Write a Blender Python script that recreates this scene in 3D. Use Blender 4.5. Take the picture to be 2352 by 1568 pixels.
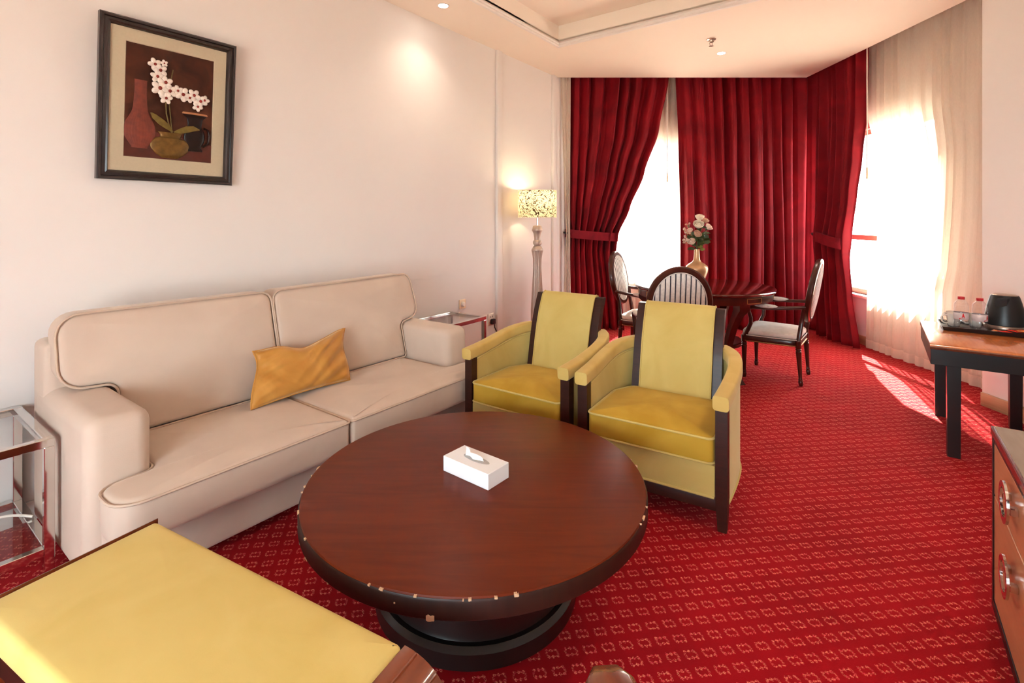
import bpy, bmesh, math, random
from mathutils import Vector, Matrix, noise as mnoise
random.seed(7)
pi = math.pi
for o in list(bpy.data.objects):
    bpy.data.objects.remove(o)
SC = bpy.context.scene
COL = SC.collection

# ------------------------------------------------------------ camera
HC = 1.40
FPX = 1150.0
cam = bpy.data.cameras.new('camera'); camo = bpy.data.objects.new('camera', cam); COL.objects.link(camo)
camo.location = (0, 0, HC); camo.rotation_euler = (pi/2, 0, 0)
cam.sensor_fit = 'HORIZONTAL'; cam.sensor_width = 36.0
cam.lens = FPX/2352*36.0
cam.shift_y = -(784-505)/2352
cam.clip_start = 0.02; cam.clip_end = 200
SC.camera = camo

# ------------------------------------------------------------ world, sun, exposure
EXPOSURE = 0.50
WORLD_STRENGTH = 14.0
SUN = 58.0
DOWNLIGHT = 36.0
vs = SC.view_settings
vs.view_transform = 'Standard'; vs.look = 'None'; vs.gamma = 1.0; vs.exposure = EXPOSURE
vs.use_curve_mapping = False
wd = bpy.data.worlds.new('sky'); SC.world = wd; wd.use_nodes = True
bg = wd.node_tree.nodes['Background']
bg.inputs[0].default_value = (0.80, 0.93, 1.0, 1); bg.inputs[1].default_value = WORLD_STRENGTH
sl = bpy.data.lights.new('sun', 'SUN'); sl.energy = SUN; sl.angle = math.radians(0.6); sl.color = (1, .93, .82)
so = bpy.data.objects.new('sun', sl); COL.objects.link(so)
so.rotation_euler = Vector((-.43, -.90, -.95)).to_track_quat('-Z', 'Y').to_euler()
SC.cycles.use_denoising = True
SC.cycles.max_bounces = 6
SC.cycles.diffuse_bounces = 4
SC.cycles.use_adaptive_sampling = True
SC.cycles.adaptive_threshold = .14; SC.cycles.adaptive_min_samples = 16
SC.cycles.transparent_max_bounces = 16
SC.cycles.sample_clamp_indirect = 8.0
SC.cycles.caustics_reflective = False
SC.cycles.caustics_refractive = False

# ------------------------------------------------------------ room frame
TH = math.radians(36.1)
U = Vector((math.sin(TH), math.cos(TH))); NN = Vector((math.cos(TH), -math.sin(TH)))
D0 = 3.194                     # the left wall is d = 0, the camera stands at s = 0, d = D0
WALL_ROT = pi/2 - TH           # local x along the left wall, local y towards it
DR = 4.02                      # right wall
SB = -2.0                      # rear wall
HCEIL = 3.16
def W(s, d, z=0.0):
    p = U*s + NN*(d-D0)
    return Vector((p.x, p.y, z))

# ------------------------------------------------------------ material helpers
def srgb(r, g, b):
    def f(c):
        c /= 255.0
        return c/12.92 if c <= .04045 else ((c+.055)/1.055)**2.4
    return (f(r), f(g), f(b), 1)
def newmat(name):
    m = bpy.data.materials.new(name); m.use_nodes = True
    nt = m.node_tree
    return m, nt, nt.nodes['Principled BSDF']
def node(nt, t, **kw):
    n = nt.nodes.new(t)
    for k, v in kw.items():
        setattr(n, k, v)
    return n
class X:
    """node expression"""
    def __init__(s, nt, sock): s.nt, s.k = nt, sock
    def _m(s, op, *o):
        n = s.nt.nodes.new('ShaderNodeMath'); n.operation = op
        for i, v in enumerate((s,)+o):
            if isinstance(v, X): s.nt.links.new(v.k, n.inputs[i])
            else: n.inputs[i].default_value = v
        return X(s.nt, n.outputs[0])
    def __add__(s, o): return s._m('ADD', o)
    def __sub__(s, o): return s._m('SUBTRACT', o)
    def __mul__(s, o): return s._m('MULTIPLY', o)
    def __truediv__(s, o): return s._m('DIVIDE', o)
    def lt(s, o): return s._m('LESS_THAN', o)
    def gt(s, o): return s._m('GREATER_THAN', o)
    def abs(s): return s._m('ABSOLUTE')
    def fract(s): return s._m('FRACT')
    def cos(s): return s._m('COSINE')
    def max(s, o): return s._m('MAXIMUM', o)
    def min(s, o): return s._m('MINIMUM', o)
def coords(nt, kind='Object', scale=(1, 1, 1), rot=(0, 0, 0)):
    tc = node(nt, 'ShaderNodeTexCoord'); mp = node(nt, 'ShaderNodeMapping')
    mp.inputs['Scale'].default_value = scale; mp.inputs['Rotation'].default_value = rot
    nt.links.new(tc.outputs[kind], mp.inputs[0])
    return mp.outputs[0]
def tex_noise(nt, vec, scale, detail=3, distortion=0, rough=.5):
    n = node(nt, 'ShaderNodeTexNoise'); n.inputs['Scale'].default_value = scale
    n.inputs['Detail'].default_value = detail; n.inputs['Distortion'].default_value = distortion
    n.inputs['Roughness'].default_value = rough
    nt.links.new(vec, n.inputs['Vector']); return n.outputs['Fac']
def ramp(nt, fac, stops, interp='LINEAR'):
    r = node(nt, 'ShaderNodeValToRGB'); r.color_ramp.interpolation = interp
    el = r.color_ramp.elements
    while len(el) < len(stops): el.new(.5)
    for e, (p, c) in zip(el, stops): e.position = p; e.color = c
    nt.links.new(fac, r.inputs[0]); return r.outputs[0]
def bump(nt, b, h, strength=.3, dist=.01):
    n = node(nt, 'ShaderNodeBump'); n.inputs['Strength'].default_value = strength; n.inputs['Distance'].default_value = dist
    nt.links.new(h, n.inputs['Height']); nt.links.new(n.outputs[0], b.inputs['Normal'])
def setp(b, rough=.5, metal=0, spec=None, sheen=0, sheen_rough=.4, sheen_tint=None, coat=0):
    b.inputs['Roughness'].default_value = rough; b.inputs['Metallic'].default_value = metal
    if spec is not None: b.inputs['Specular IOR Level'].default_value = spec
    b.inputs['Sheen Weight'].default_value = sheen; b.inputs['Sheen Roughness'].default_value = sheen_rough
    if sheen_tint: b.inputs['Sheen Tint'].default_value = sheen_tint
    b.inputs['Coat Weight'].default_value = coat; b.inputs['Coat Roughness'].default_value = .08
def mix(c1, c2, t): return tuple(c1[i]*(1-t)+c2[i]*t for i in range(3))+(1,)

def plain(name, c, rough=.5, metal=0, var=.08, scale=20, bumps=0, kind='Object', **kw):
    m, nt, b = newmat(name); setp(b, rough, metal, **kw)
    v = coords(nt, kind); f = tex_noise(nt, v, scale)
    col = ramp(nt, f, [(.3, mix(c, (0, 0, 0), var)), (.7, tuple(min(1, q_*(1+var*.8)) for q_ in c[:3])+(1,))])
    nt.links.new(col, b.inputs['Base Color'])
    if bumps:
        f2 = tex_noise(nt, v, scale*12, 2); bump(nt, b, f2, bumps, .002)
    return m
def wood(name, c1, c2, rough=.25, scale=(2, 30, 30), coat=.4, spec=.5):
    m, nt, b = newmat(name); setp(b, rough, coat=coat, spec=spec)
    v = coords(nt, 'Object', scale); f = tex_noise(nt, v, 1.6, 5, 1.2)
    col = ramp(nt, f, [(.25, c1), (.75, c2)])
    nt.links.new(col, b.inputs['Base Color']); bump(nt, b, f, .04, .002)
    return m
def velvet(name, c1, c2, tint, scale=5, sheen=.6, rough=.85, fine=.15, contrast=(.3, .7)):
    m, nt, b = newmat(name); setp(b, rough, spec=.2, sheen=sheen, sheen_rough=.35, sheen_tint=tint)
    v = coords(nt, 'Object'); f = tex_noise(nt, v, scale, 4, .8)
    col = ramp(nt, f, [(contrast[0], c1), (contrast[1], c2)])
    nt.links.new(col, b.inputs['Base Color'])
    bump(nt, b, tex_noise(nt, v, 350, 2), fine, .001)
    return m
def thin_glass(name, tint=(.9, .95, .93, 1), gloss=.12):
    m, nt, b = newmat(name); nt.nodes.remove(b)
    out = nt.nodes['Material Output']
    tr = node(nt, 'ShaderNodeBsdfTransparent'); tr.inputs[0].default_value = tint
    gl = node(nt, 'ShaderNodeBsdfGlossy'); gl.inputs['Roughness'].default_value = .03
    lw = node(nt, 'ShaderNodeLayerWeight'); lw.inputs[0].default_value = .5
    ms = node(nt, 'ShaderNodeMixShader')
    fc = X(nt, lw.outputs['Facing']); fac = fc*fc*fc*fc*.55+gloss*.3
    nt.links.new(fac.k, ms.inputs[0]); nt.links.new(tr.outputs[0], ms.inputs[1]); nt.links.new(gl.outputs[0], ms.inputs[2])
    nt.links.new(ms.outputs[0], out.inputs[0]); return m
def sheer(name, transp=.3):
    m, nt, b = newmat(name); nt.nodes.remove(b); out = nt.nodes['Material Output']
    tr = node(nt, 'ShaderNodeBsdfTransparent'); tl = node(nt, 'ShaderNodeBsdfTranslucent'); df = node(nt, 'ShaderNodeBsdfDiffuse')
    c = srgb(242, 228, 212)
    v = coords(nt, 'Object', (180, 180, 40)); f = tex_noise(nt, v, 1, 2)
    col = ramp(nt, f, [(.3, mix(c, (0, 0, 0), .06)), (.7, c)])
    nt.links.new(col, tl.inputs[0]); nt.links.new(col, df.inputs[0])
    m1 = node(nt, 'ShaderNodeMixShader'); m1.inputs[0].default_value = .5
    nt.links.new(df.outputs[0], m1.inputs[1]); nt.links.new(tl.outputs[0], m1.inputs[2])
    m2 = node(nt, 'ShaderNodeMixShader'); m2.inputs[0].default_value = 1-transp
    nt.links.new(tr.outputs[0], m2.inputs[1]); nt.links.new(m1.outputs[0], m2.inputs[2])
    nt.links.new(m2.outputs[0], out.inputs[0]); return m
def emit(name, c, s):
    m, nt, b = newmat(name)
    b.inputs['Emission Color'].default_value = c; b.inputs['Emission Strength'].default_value = s
    b.inputs['Base Color'].default_value = c; return m

def carpet():
    m, nt, b = newmat('carpet'); setp(b, .95, spec=.1, sheen=.15, sheen_tint=(1, .3, .3, 1))
    g = node(nt, 'ShaderNodeNewGeometry'); mp = node(nt, 'ShaderNodeMapping'); mp.inputs['Rotation'].default_value = (0, 0, 0)
    nt.links.new(g.outputs['Position'], mp.inputs[0])
    wob = node(nt, 'ShaderNodeTexNoise'); wob.inputs['Scale'].default_value = 130; wob.inputs['Detail'].default_value = 1
    nt.links.new(mp.outputs[0], wob.inputs['Vector'])
    sx = node(nt, 'ShaderNodeSeparateXYZ'); nt.links.new(mp.outputs[0], sx.inputs[0])
    sw = node(nt, 'ShaderNodeSeparateXYZ'); nt.links.new(wob.outputs['Color'], sw.inputs[0])
    # woven lattice: two slightly sheared repeat vectors
    ax, ay, bx_, by_ = .0615, .0083, .0160, -.0620
    det = ax*by_-bx_*ay
    gx = X(nt, sx.outputs[0])-.588+(X(nt, sw.outputs[0])-.5)*.006
    gy = X(nt, sx.outputs[1])-2.064+(X(nt, sw.outputs[1])-.5)*.006
    i_ = gx*(by_/det)-gy*(bx_/det)+.5; j_ = gy*(ax/det)-gx*(ay/det)+.5
    a = (i_.fract()-.5)*.062; c = (j_.fract()-.5)*.064
    wv = (a*(2*pi/.0145)).cos()*.0028
    top = ((c-.0120).abs()-wv).lt(.0034)*((a+.001).abs()).lt(.0195)
    bot = ((c+.0120).abs()-wv).lt(.0034)*((a-.001).abs()).lt(.0195)
    l = ((a+.0185).abs()).lt(.0032)*((c-.001).abs()).lt(.0075)
    r = ((a-.0185).abs()).lt(.0032)*((c+.001).abs()).lt(.0075)
    msk = top.max(bot).max(l*.6).max(r*.6)
    br = X(nt, tex_noise(nt, mp.outputs[0], 210, 2))
    msk = msk*((br-.40)*8).max(0.0).min(1.0)
    bigf = tex_noise(nt, mp.outputs[0], 3, 3)
    base = ramp(nt, bigf, [(.3, srgb(146, 5, 16)), (.7, srgb(168, 8, 22))])
    mo = ramp(nt, tex_noise(nt, mp.outputs[0], 160, 1), [(.4, srgb(222, 62, 76)), (.6, srgb(238, 138, 108))])
    mx = node(nt, 'ShaderNodeMix', data_type='RGBA')
    nt.links.new(msk.k, mx.inputs['Factor']); nt.links.new(base, mx.inputs['A']); nt.links.new(mo, mx.inputs['B'])
    nt.links.new(mx.outputs['Result'], b.inputs['Base Color'])
    bump(nt, b, tex_noise(nt, mp.outputs[0], 420, 2), .35, .004)
    return m
def stripes():
    m, nt, b = newmat('striped_fabric'); setp(b, .85, spec=.2, sheen=.1)
    v = coords(nt, 'Object'); sx = node(nt, 'ShaderNodeSeparateXYZ'); nt.links.new(v, sx.inputs[0])
    t = (X(nt, sx.outputs[0])/.036+.5).fract()
    k = ((t-.5).abs()).lt(.11); k2 = (((t-.5).abs()-.2).abs()).lt(.03)*.25
    f = tex_noise(nt, v, 60, 2)
    wh = ramp(nt, f, [(.3, srgb(214, 204, 198)), (.7, srgb(232, 224, 218))])
    mx = node(nt, 'ShaderNodeMix', data_type='RGBA'); nt.links.new(k.max(k2).k, mx.inputs['Factor'])
    nt.links.new(wh, mx.inputs['A']); mx.inputs['B'].default_value = srgb(38, 40, 52)
    nt.links.new(mx.outputs['Result'], b.inputs['Base Color']); bump(nt, b, f, .1, .002); return m
def shade_mat():
    m, nt, b = newmat('patterned_shade'); nt.nodes.remove(b); out = nt.nodes['Material Output']
    v = coords(nt, 'Object', (1, 1, 1)); f = tex_noise(nt, v, 15, 2, 2.6)
    f2 = tex_noise(nt, v, 34, 2, 3.0)
    w = (X(nt, f)-.47).abs().lt(.035).max(X(nt, f2).gt(.64))
    col = node(nt, 'ShaderNodeMix', data_type='RGBA'); nt.links.new(w.k, col.inputs['Factor'])
    col.inputs['A'].default_value = srgb(242, 226, 190); col.inputs['B'].default_value = srgb(52, 34, 22)
    df = node(nt, 'ShaderNodeBsdfDiffuse'); tl = node(nt, 'ShaderNodeBsdfTranslucent'); ms = node(nt, 'ShaderNodeMixShader'); ms.inputs[0].default_value = .45
    nt.links.new(col.outputs['Result'], df.inputs[0]); nt.links.new(col.outputs['Result'], tl.inputs[0])
    nt.links.new(df.outputs[0], ms.inputs[1]); nt.links.new(tl.outputs[0], ms.inputs[2]); nt.links.new(ms.outputs[0], out.inputs[0]); return m

MT = {}
MT['wall'] = plain('wall_paint', srgb(233, 225, 220), .7, var=.015, scale=1.5, spec=.25, bumps=.03)
MT['ceil'] = plain('ceiling_paint', srgb(248, 234, 218), .75, var=.01, scale=1.5, spec=.2)
MT['mould'] = plain('white_moulding', srgb(240, 232, 224), .5, var=.02)
MT['carpet'] = carpet()
MT['sofa'] = velvet('beige_suede', srgb(197, 174, 157), srgb(209, 188, 171), (1, .93, .85, 1), 3.0, .35, .95, .2, (.2, .8))
MT['sofapipe'] = plain('beige_piping', srgb(196, 172, 152), .8, var=.05)
MT['yellow'] = velvet('yellow_velvet', srgb(192, 166, 94), srgb(205, 182, 112), (1, .95, .62, 1), 4.5, .45, .8, .12, (.3, .75))
MT['yellowseat'] = velvet('nap_gold_velvet', srgb(180, 140, 40), srgb(198, 160, 60), (1, .85, .4, 1), 3.5, .35, .8, .12, (.35, .7))  # same yellow velvet; darker, golder sheen of its nap put into colour
MT['yellowarm'] = velvet('soft_yellow_velvet', srgb(196, 162, 88), srgb(208, 178, 106), (1, .9, .6, 1), 6, .35, .85, .12)
MT['benchyellow'] = velvet('pale_yellow_velvet', srgb(208, 180, 102), srgb(216, 190, 116), (1, .95, .7, 1), 5, .3, .9, .1)
MT['gold'] = velvet('gold_satin', srgb(178, 118, 48), srgb(208, 152, 78), (1, .85, .55, 1), 4, .7, .45, .05)
MT['dark'] = wood('dark_mahogany', srgb(40, 17, 10), srgb(60, 26, 16), .42, (3, 3, 25), .05, .35)
MT['coffee'] = wood('walnut_table_top', srgb(88, 29, 12), srgb(108, 41, 18), .3, (1.6, 14, 10), .0, .16)
MT['coffeerim'] = wood('dark_table_rim', srgb(34, 15, 9), srgb(50, 23, 14), .42, (14, 14, 1), .04, .35)
MT['blackwood'] = plain('black_lacquer', srgb(22, 14, 12), .35, var=.1, coat=.2)
MT['mahog'] = wood('polished_mahogany', srgb(52, 17, 10), srgb(78, 28, 16), .3, (8, 8, 2), .25, .4)
MT['mahogtop'] = wood('polished_mahogany_top', srgb(62, 14, 9), srgb(88, 24, 14), .14, (2, 18, 6), .8)
MT['benchwood'] = wood('reddish_wood', srgb(100, 42, 20), srgb(136, 64, 34), .25, (12, 2, 12), .5)
MT['chip'] = plain('chipped_veneer', srgb(204, 164, 128), .8)
MT['curtain'] = velvet('red_velvet_curtain', srgb(106, 3, 14), srgb(136, 7, 21), (1, .25, .3, 1), 3, .2, .7, .1)
MT['tie'] = velvet('red_tieback_velvet', srgb(110, 8, 22), srgb(134, 14, 30), (1, .3, .3, 1), 9, .3, .7, .1)
MT['sheer'] = sheer('white_sheer', .28)
MT['sheerhem'] = sheer('white_sheer_hem', .05)
MT['chrome'] = plain('chrome', (.72, .7, .68, 1), .08, 1, var=.02)
MT['glass'] = thin_glass('clear_glass', (.98, .99, .985, 1), .04)
MT['pane'] = thin_glass('window_pane_glass', (.97, .98, .98, 1), .05)
MT['bottle'] = thin_glass('clear_bottle_plastic', (.97, .98, .99, 1), .35)
MT['stripe'] = stripes()
MT['seatwhite'] = velvet('cream_seat_fabric', srgb(214, 200, 192), srgb(228, 216, 208), (1, 1, 1, 1), 20, .2, .85, .2)
MT['goldtrim'] = plain('gilt_trim', srgb(196, 150, 92), .35, .6, var=.05)
MT['brass'] = plain('champagne_brass', srgb(212, 172, 130), .32, .55, var=.05, scale=6)
MT['lampbody'] = plain('pearl_silver_lacquer', srgb(186, 164, 150), .4, .35, var=.05)
MT['shade'] = shade_mat()
MT['shadein'] = plain('white_shade_lining', srgb(246, 238, 222), .8, var=.02)
MT['bulb'] = emit('glowing_bulb', (1, .85, .6, 1), 8)
MT['down'] = emit('downlight_lens', (1, .95, .88, 1), 40)
MT['white'] = plain('white_plastic', srgb(238, 226, 214), .4, var=.02)
MT['cream'] = plain('cream_plastic', srgb(238, 214, 180), .4, var=.02)
MT['paper'] = plain('white_card', srgb(240, 240, 242), .6, var=.01)
MT['tissue'] = plain('soft_tissue', srgb(246, 246, 248), .9, var=.02)
MT['slot'] = plain('grey_slot_film', srgb(176, 172, 170), .5, var=.05)
MT['black'] = plain('black_plastic', srgb(20, 20, 21), .4, var=.05)
MT['kettle'] = plain('matt_black_kettle', srgb(22, 22, 23), .38, var=.05)
MT['steel'] = plain('brushed_steel', srgb(180, 160, 145), .3, .9, var=.08)
MT['red'] = plain('red_plastic', srgb(196, 20, 36), .4)
MT['label'] = plain('bottle_label', srgb(214, 200, 200), .6, var=.1, scale=60)
MT['labelred'] = plain('label_red_print', srgb(204, 30, 40), .6)
MT['desktop'] = wood('orange_wood_top', srgb(186, 98, 44), srgb(212, 124, 62), .2, (3, 22, 10), .6)
MT['deskedge'] = wood('desk_brown_edge', srgb(96, 52, 34), srgb(122, 70, 46), .3, (3, 22, 10), .3)
MT['peach'] = wood('peach_drawer_veneer', srgb(206, 142, 98), srgb(216, 154, 110), .4, (3, 3, 26), .15)
MT['dtop'] = wood('taupe_dresser_top', srgb(120, 98, 76), srgb(134, 112, 90), .25, (2, 20, 10), .4)
MT['redwood'] = wood('red_brown_edge', srgb(92, 20, 14), srgb(116, 30, 20), .25, (3, 20, 10), .4)
MT['frame'] = wood('black_picture_frame', srgb(24, 18, 17), srgb(46, 34, 32), .32, (18, 18, 3), .4)
MT['mat'] = plain('taupe_mount_board', srgb(186, 172, 146), .8, var=.03, scale=80)
MT['panel'] = velvet('brown_relief_panel', srgb(44, 20, 12), srgb(86, 44, 28), (1, .6, .4, 1), 7, .1, .45, .3)
MT['panelred'] = plain('russet_relief', srgb(80, 28, 15), .4, var=.25, scale=25)
MT['terra'] = plain('terracotta_relief', srgb(116, 46, 28), .5, var=.25, scale=40, bumps=.3)
MT['bowl'] = plain('old_gold_relief', srgb(112, 82, 36), .42, .5, var=.4, scale=30)
MT['jug'] = plain('dark_glazed_relief', srgb(30, 15, 10), .3, var=.3, scale=30, spec=.25)
MT['jugrim'] = plain('tan_jug_rim', srgb(170, 112, 70), .5)
MT['petal'] = plain('pearl_petal', srgb(232, 220, 208), .25, var=.12, scale=60, coat=.5)
MT['lip'] = plain('red_orchid_lip', srgb(140, 40, 26), .4)
MT['leafp'] = plain('bronze_leaf', srgb(112, 94, 40), .35, .3, var=.25, scale=40)
MT['stemp'] = plain('bronze_stem', srgb(104, 88, 48), .4, .3, var=.2, scale=40)
MT['rosewhite'] = plain('cream_rose_petal', srgb(240, 222, 196), .7, var=.08, scale=40, sheen=.2)
MT['rosepink'] = plain('dusty_pink_petal', srgb(208, 158, 130), .7, var=.12, scale=40, sheen=.2)
MT['rosepale'] = plain('pale_pink_petal', srgb(236, 204, 184), .7, var=.08, scale=40)
MT['leaf'] = plain('dark_green_leaf', srgb(64, 74, 32), .55, var=.25, scale=30)
MT['leaflight'] = plain('yellow_green_leaf', srgb(128, 124, 44), .6, var=.2, scale=30)
MT['stem'] = plain('green_stem', srgb(84, 88, 44), .6)
MT['winframe'] = plain('brown_window_frame', srgb(196, 160, 136), .5, var=.06)
MT['base'] = wood('light_oak_skirting', srgb(178, 134, 98), srgb(200, 156, 118), .45, (2, 2, 20), .1)
MT['cable'] = plain('white_cable', srgb(226, 216, 204), .5)
MT['sach1'] = plain('red_sachet', srgb(208, 48, 34), .35, var=.15, scale=60)
MT['sach2'] = plain('orange_sachet', srgb(206, 110, 48), .35, var=.15, scale=60)
MT['sach3'] = plain('white_sachet', srgb(226, 214, 204), .4, var=.1, scale=60)
MT['outside'] = plain('pale_outdoor_ground', srgb(200, 190, 176), .9)
for k in ('carpet', 'outside'): pass

# ------------------------------------------------------------ geometry helpers
def mesh_obj(name, bm, mat, parent=None, smooth=40, mats=None):
    bmesh.ops.recalc_face_normals(bm, faces=bm.faces[:])
    me = bpy.data.meshes.new(name); bm.to_mesh(me); bm.free()
    for x in (mats or [mat]): me.materials.append(MT[x] if isinstance(x, str) else x)
    if smooth:
        me.shade_smooth(); me.set_sharp_from_angle(angle=math.radians(smooth))
    o = bpy.data.objects.new(name, me); COL.objects.link(o)
    if parent: o.parent = parent
    return o
def tag(o, label, cat, group=None):
    o['label'] = label; o['category'] = cat
    if group: o['group'] = group
    return o
def thing(name, label, cat, loc=(0, 0, 0), rz=0, group=None):
    o = bpy.data.objects.new(name, None); COL.objects.link(o); o.empty_display_size = .1
    o.location = loc; o.rotation_euler = (0, 0, rz)
    return tag(o, label, cat, group)
def struct(o): o['kind'] = 'structure'; return o
def dup(root, loc=None, rz=None, label=None, group=None):
    r = root.copy(); COL.objects.link(r)
    if loc is not None: r.location = loc
    if rz is not None: r.rotation_euler = (0, 0, rz)
    if label: r['label'] = label
    if group: r['group'] = group
    for ch in list(root.children):
        c = ch.copy(); COL.objects.link(c); c.parent = r
        for g in list(ch.children):
            d = g.copy(); COL.objects.link(d); d.parent = c
    return r
def BM(): return bmesh.new()
def box(bm, lo, hi, bev=0, seg=2, mtx=None):
    c = [(lo[i]+hi[i])/2 for i in range(3)]; s = [abs(hi[i]-lo[i]) for i in range(3)]
    m = Matrix.Translation(c) @ Matrix.Diagonal((*s, 1))
    t = bmesh.new()
    bmesh.ops.create_cube(t, size=1, matrix=m)
    if bev: bmesh.ops.bevel(t, geom=t.edges[:], offset=bev, segments=seg, affect='EDGES', profile=.5)
    if mtx: bmesh.ops.transform(t, matrix=mtx, verts=t.verts[:])
    me = bpy.data.meshes.new('t'); t.to_mesh(me); t.free(); bm.from_mesh(me); bpy.data.meshes.remove(me)
    return bm
def loft(bm, rings, cap0=True, cap1=True, closed=True):
    vr = [[bm.verts.new(p) for p in r] for r in rings]
    n = len(vr[0])
    for a, b in zip(vr, vr[1:]):
        for i in range(n if closed else n-1):
            j = (i+1) % n
            bm.faces.new((a[i], a[j], b[j], b[i]))
    if cap0: bm.faces.new(vr[0])
    if cap1: bm.faces.new(vr[-1][::-1])
    return bm
def lathe(bm, prof, seg=32, c=(0, 0, 0), cap0=True, cap1=True, sy=1.0, flute=0, fn=0):
    rings = []
    for p in prof:
        r, z = p[0], p[1]; fl = p[2] if len(p) > 2 else 0
        rings.append([(c[0]+(r*(1+fl*math.cos(fn*2*pi*i/seg)))*math.cos(2*pi*i/seg), c[1]+sy*(r*(1+fl*math.cos(fn*2*pi*i/seg)))*math.sin(2*pi*i/seg), c[2]+z) for i in range(seg)])
    return loft(bm, rings, cap0, cap1)
def tube(bm, pts, r, seg=8, closed=False, sq=None):
    P = [Vector(p) for p in pts]; n = len(P); rings = []
    up = Vector((0, 0, 1)); prev = None
    for i in range(n):
        if closed: t = P[(i+1) % n]-P[i-1]
        else: t = P[min(i+1, n-1)]-P[max(i-1, 0)]
        t.normalize()
        if prev is None:
            a = up.cross(t)
            if a.length < .1: a = Vector((1, 0, 0)).cross(t)
            a.normalize()
        else:
            a = prev-t*prev.dot(t)
            if a.length < 1e-4: a = up.cross(t)
            a.normalize()
        prev = a; b = t.cross(a)
        rr = r[i] if isinstance(r, (list, tuple)) else r
        rings.append([P[i]+a*(rr*math.cos(2*pi*k/seg))+b*(rr*math.sin(2*pi*k/seg)) for k in range(seg)])
    if closed:
        rings.append(rings[0]); return loft(bm, rings, False, False)
    return loft(bm, rings)
def sweep(bm, pts, prof, up=(0, 0, 1), scales=None):
    """prof: (a,b) points; a along the side direction, b along up"""
    P = [Vector(p) for p in pts]; n = len(P); rings = []; up = Vector(up)
    for i in range(n):
        t = (P[min(i+1, n-1)]-P[max(i-1, 0)]).normalized()
        a = t.cross(up).normalized(); b = a.cross(t).normalized()
        k = scales[i] if scales else 1
        rings.append([P[i]+a*(q[0]*k)+b*(q[1]*k) for q in prof])
    return loft(bm, rings)
def rrect(w, h, r, seg=4, cx=0, cy=0):
    out = []
    for (x, y, a0) in ((w/2-r, h/2-r, 0), (-w/2+r, h/2-r, pi/2), (-w/2+r, -h/2+r, pi), (w/2-r, -h/2+r, 1.5*pi)):
        for k in range(seg+1):
            a = a0+pi/2*k/seg; out.append((cx+x+r*math.cos(a), cy+y+r*math.sin(a)))
    return out
def roundpoly(pts, rad, seg=6):
    out = []; n = len(pts)
    for i in range(n):
        p0, p, p1 = Vector(pts[i-1]), Vector(pts[i]), Vector(pts[(i+1) % n])
        r = rad[i] if isinstance(rad, (list, tuple)) else rad
        a = (p0-p).normalized(); b = (p1-p).normalized()
        ang = a.angle(b)
        d = min(r/math.tan(ang/2), (p0-p).length*.49, (p1-p).length*.49)
        r2 = d*math.tan(ang/2)
        c = p+(a+b).normalized()*(r2/math.sin(ang/2))
        v0 = p+a*d-c; v1 = p+b*d-c
        t = v0.angle(v1); s = 1 if v0.cross(v1) > 0 else -1
        for k in range(seg+1):
            an = s*t*k/seg; q = Vector((v0.x*math.cos(an)-v0.y*math.sin(an), v0.x*math.sin(an)+v0.y*math.cos(an)))
            out.append(tuple(c+q))
    return out
def densify(poly, step):
    out = []; n = len(poly)
    for i in range(n):
        a, b = Vector(poly[i]), Vector(poly[(i+1) % n]); k = max(1, int((b-a).length/step))
        for j in range(k): out.append(tuple(a.lerp(b, j/k)))
    return out
def offset(poly, d):
    n = len(poly); ar = sum(poly[i-1][0]*poly[i][1]-poly[i][0]*poly[i-1][1] for i in range(n))
    sg = 1 if ar > 0 else -1; out = []
    for i in range(n):
        t = Vector(poly[(i+1) % n])-Vector(poly[i-1])
        if t.length < 1e-9: out.append(poly[i]); continue
        t.normalize(); nrm = Vector((-t.y, t.x))*sg
        out.append((poly[i][0]+nrm.x*d, poly[i][1]+nrm.y*d))
    return out
def cushion(name, poly, T, r, crown, center, fn, mat, parent, crown0=0.0, pipes=(), prad=.005, pmat=None, step=.05):
    """upholstered block: outline poly, thickness T, rounded edge r, crowned top"""
    P = densify(poly, step); rings = []; C = Vector(center)
    def add(off, h, k=0, dz=0):
        Q = offset(P, off) if off else P
        rings.append([fn(*(Vector(q).lerp(C, k)), h+dz) for q in Q])
    for k in (.98, .75, .5, .25): add(r, 0, k, -crown0*(1-(1-k)**2.2))
    for j in range(5):
        a = pi/2*j/4; add(r*(1-math.sin(a)), r*(1-math.cos(a)))
    for j in range(5):
        a = pi/2*j/4; add(r*(1-math.cos(a)), T-r+r*math.sin(a))
    for k in (.12, .25, .5, .75, .98): add(r, T, k, crown*(1-(1-k)**2.2))
    bm = BM(); loft(bm, rings); o = mesh_obj(name, bm, mat, parent, 60)
    for h, off in pipes:
        b2 = BM(); tube(b2, [fn(*q, h) for q in offset(P, off)], prad, 6, True)
        mesh_obj('piping', b2, pmat or mat, o)
    return o

# ============================================================ STRUCTURE
YB = 6.64      # bay back wall
XB = 3.95      # bay right wall
YS, XS = 6.19, 3.64  # soffit edges in front of the curtain pocket
def xl(Y): return (D0*0 + (Y*U.x/U.y) - D0/ U.y)  # left wall x at Y
def on_left(Y): return (xl(Y), Y)
def sd_of(x, y): return (U.x*x+U.y*y, D0+NN.x*x+NN.y*y)
# bay wall x = XBN beside the desk
XBN = 3.56
pR = None
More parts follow.
